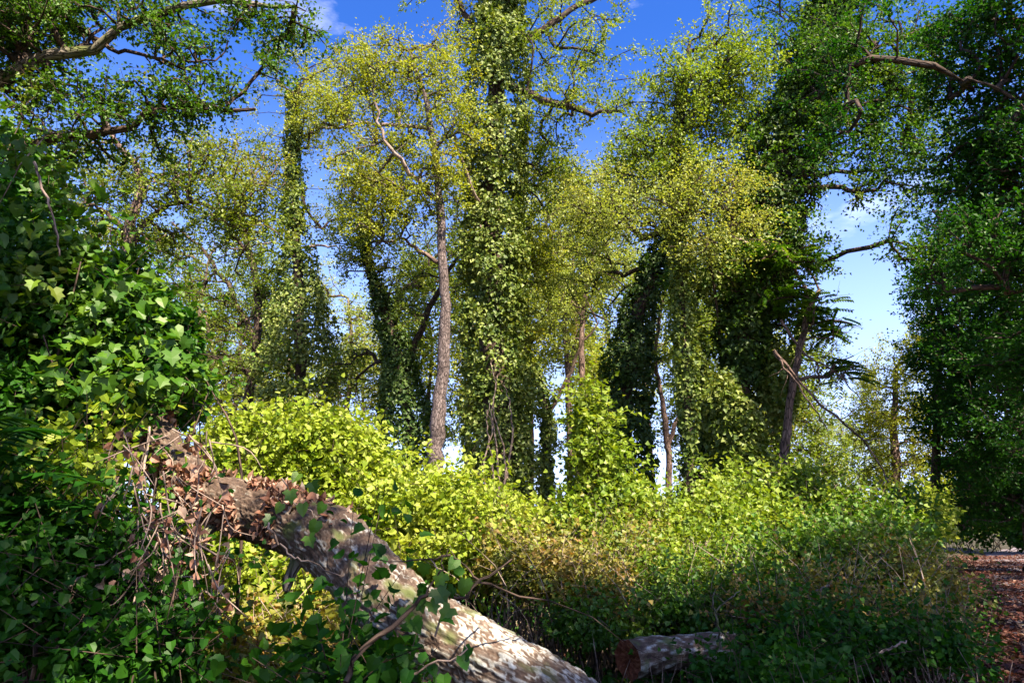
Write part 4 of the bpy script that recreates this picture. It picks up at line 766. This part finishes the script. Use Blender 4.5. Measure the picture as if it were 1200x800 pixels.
# ------------------------------------------------------------------ sticks, brambles and vines over the log
def stick(label, pts, r0, r1, mat='vine', twigs=(), name='dead_stick', cat='stick'):
    o = thing(name, label, cat, at(*pts[0]))
    limb_obj(o, pts, r0, r1, mat, 'stem', 7, 18, .006)
    for q in twigs: limb_obj(o, q, r1 * 1.2, r1 * .5, mat, 'twig', 5, 9, .005)
    return o
stick('long pale straight stick in the dark plants at lower left', [(37, 709, 3.2), (90, 680, 3.3), (130, 655, 3.4), (168, 632, 3.5)], .007, .004)
stick('pale twig slanting across under the raised end of the log', [(164, 594, 3.7), (195, 614, 3.7), (222, 633, 3.7), (262, 655, 3.75)], .010, .006, 'pink', [[(195, 614, 3.7), (185, 640, 3.7), (176, 668, 3.7)], [(205, 622, 3.7), (225, 610, 3.7)]])
stick('dark forked twig arching over the middle of the log', [(405, 800, 2.55), (425, 765, 2.6), (470, 725, 2.65), (500, 695, 2.7), (540, 700, 2.75), (562, 680, 2.8), (600, 655, 2.9)], .012, .004, 'dark',
      [[(562, 680, 2.8), (540, 660, 2.8), (528, 645, 2.8)], [(500, 695, 2.7), (515, 665, 2.7), (525, 643, 2.75)], [(528, 650, 2.8), (500, 655, 2.8), (440, 655, 2.9)], [(560, 682, 2.8), (600, 695, 2.9), (680, 715, 3.1), (730, 752, 3.2)]])
stick('bare twig curving under the arch of the log', [(315, 612, 3.4), (328, 635, 3.4), (342, 652, 3.4), (365, 658, 3.4), (400, 675, 3.4)], .006, .003, 'vine', [[(342, 652, 3.4), (334, 655, 3.4), (331, 660, 3.4)]])
stick('thin bent twig in the rusty bramble under the log', [(205, 690, 3.6), (232, 705, 3.6), (240, 690, 3.6), (252, 712, 3.6), (240, 728, 3.6)], .005, .003, 'pink')
stick('upright forked twig standing behind the short log', [(845, 760, 6.2), (842, 735, 6.2), (835, 705, 6.2), (838, 690, 6.2)], .012, .006, 'grey', [[(840, 715, 6.2), (858, 700, 6.2), (868, 690, 6.2)]])
stick('small pale stick lying on the green bank', [(950, 697, 7.4), (962, 690, 7.4), (974, 684, 7.4)], .016, .01, 'pink')
stick('thin brown stick lying in the dim plants at lower right', [(1030, 765, 5.6), (1045, 758, 5.6), (1062, 750, 5.6)], .010, .006, 'vine')
stick('looping vine stem hanging inside the left thicket', [(175, 500, 4.0), (168, 560, 3.9), (172, 620, 3.8), (160, 690, 3.7), (150, 740, 3.6)], .008, .004, 'vine', [[(172, 620, 3.8), (185, 660, 3.8), (176, 700, 3.8)]], name='hanging_vine', cat='vine')
stick('reddish vine stem on the face of the left thicket', [(40, 190, 3.7), (52, 225, 3.7), (63, 262, 3.7), (70, 300, 3.75)], .008, .005, 'pink', name='hanging_vine', cat='vine')
tg = thing('dry_vine_tangle', 'tangle of dry brown vine stems hanging under the raised end of the log', 'vine', at(200, 640, 3.7) * np.array([1, 1, 0]))
gt_ = Geo(); gl_ = Geo()
for _ in range(70):
    x0, y0 = rng.uniform(140, 270), rng.uniform(500, 690); d_ = rng.uniform(3.3, 3.9); q1 = at(x0, y0, d_); q2 = at(x0 + rng.normal() * 40, y0 + rng.uniform(30, 110), d_ + rng.normal() * .1)
    p_ = smooth_path([q1, (q1 + q2) / 2 + rng.normal(size=3) * .05, q2], 8); tube(gt_, p_, np.linspace(.0045, .002, 8), 4)
    if rng.random() < .6: k_ = int(rng.integers(3, 8)); put_leaves(gl_, p_[k_ - 3:k_], rsph(3) + np.array([0, 0, -.8]), rsph(3), .045, CURL)
gt_.obj('stems', BM['vine'], tg, True, 'stuff'); gl_.obj('withered_leaves', LM['dead'], tg, kind='stuff')
# young vine plants with big leaves by the log
def leafy(label, pts, leaves_, L, mat='green'):
    o = thing('young_vine', label, 'vine', at(*pts[0])); limb_obj(o, pts, .005, .002, 'vine', 'stem', 5, 10, .004)
    me = [leaf_mesh('leaf', HEART if k % 2 else LOBED, L, mat, k / 4) for k in range(4)]
    for q in leaves_: place(me[int(rng.integers(4))], 'leaf', o, at(*q), rsph(1)[0] * .5 + np.array([0, -.2, -.8]), unit(np.array([.1, -.8, .6]) + rsph(1)[0] * .4), rng.uniform(.8, 1.2))
leafy('young vine with heart-shaped leaves rooted on the log beside the forked twig', [(510, 745, 2.8), (520, 705, 2.75), (515, 670, 2.75), (500, 650, 2.8)], [(520, 672, 2.7), (532, 688, 2.72), (512, 690, 2.7), (545, 678, 2.75), (505, 705, 2.7), (528, 712, 2.7), (490, 700, 2.75), (498, 660, 2.8), (535, 655, 2.8), (475, 712, 2.75)], .062)
leafy('trailing vine with dark leaves over the raised end of the log', [(330, 560, 3.7), (345, 590, 3.65), (365, 600, 3.6), (370, 640, 3.6)], [(340, 575, 3.6), (355, 590, 3.6), (372, 610, 3.55), (365, 565, 3.6), (330, 590, 3.6), (362, 628, 3.5), (380, 590, 3.6), (318, 605, 3.65), (350, 555, 3.7)], .07)
leafy('low vine with broad leaves at the bottom of the log', [(470, 800, 2.6), (500, 780, 2.6), (540, 765, 2.6), (545, 750, 2.6)], [(540, 768, 2.6), (552, 758, 2.6), (470, 770, 2.6), (480, 785, 2.55), (520, 790, 2.6), (455, 785, 2.5), (440, 770, 2.55), (500, 800, 2.55)], .055, 'deepshade')
leafy('vine of broad leaves hanging over the left thicket edge', [(60, 150, 3.9), (20, 200, 3.8), (-10, 260, 3.8)], [(10, 150, 3.8), (22, 165, 3.8), (35, 185, 3.8), (12, 200, 3.8), (40, 215, 3.8), (20, 240, 3.8), (5, 260, 3.8), (50, 240, 3.8), (30, 262, 3.8), (2, 175, 3.8)], .075, 'green')

# low far woodland edge beyond the trunks
g = Geo()
for k in range(46):
    x = rng.uniform(-95, 110); y = rng.uniform(70, 95); shell(g, (x, y, 0), (rng.uniform(5, 9), 4, rng.uniform(1.6, 4.5)), 700, .6, KITE, .3, .3)
g.obj('far_woods', LM['olive'], kind='stuff')
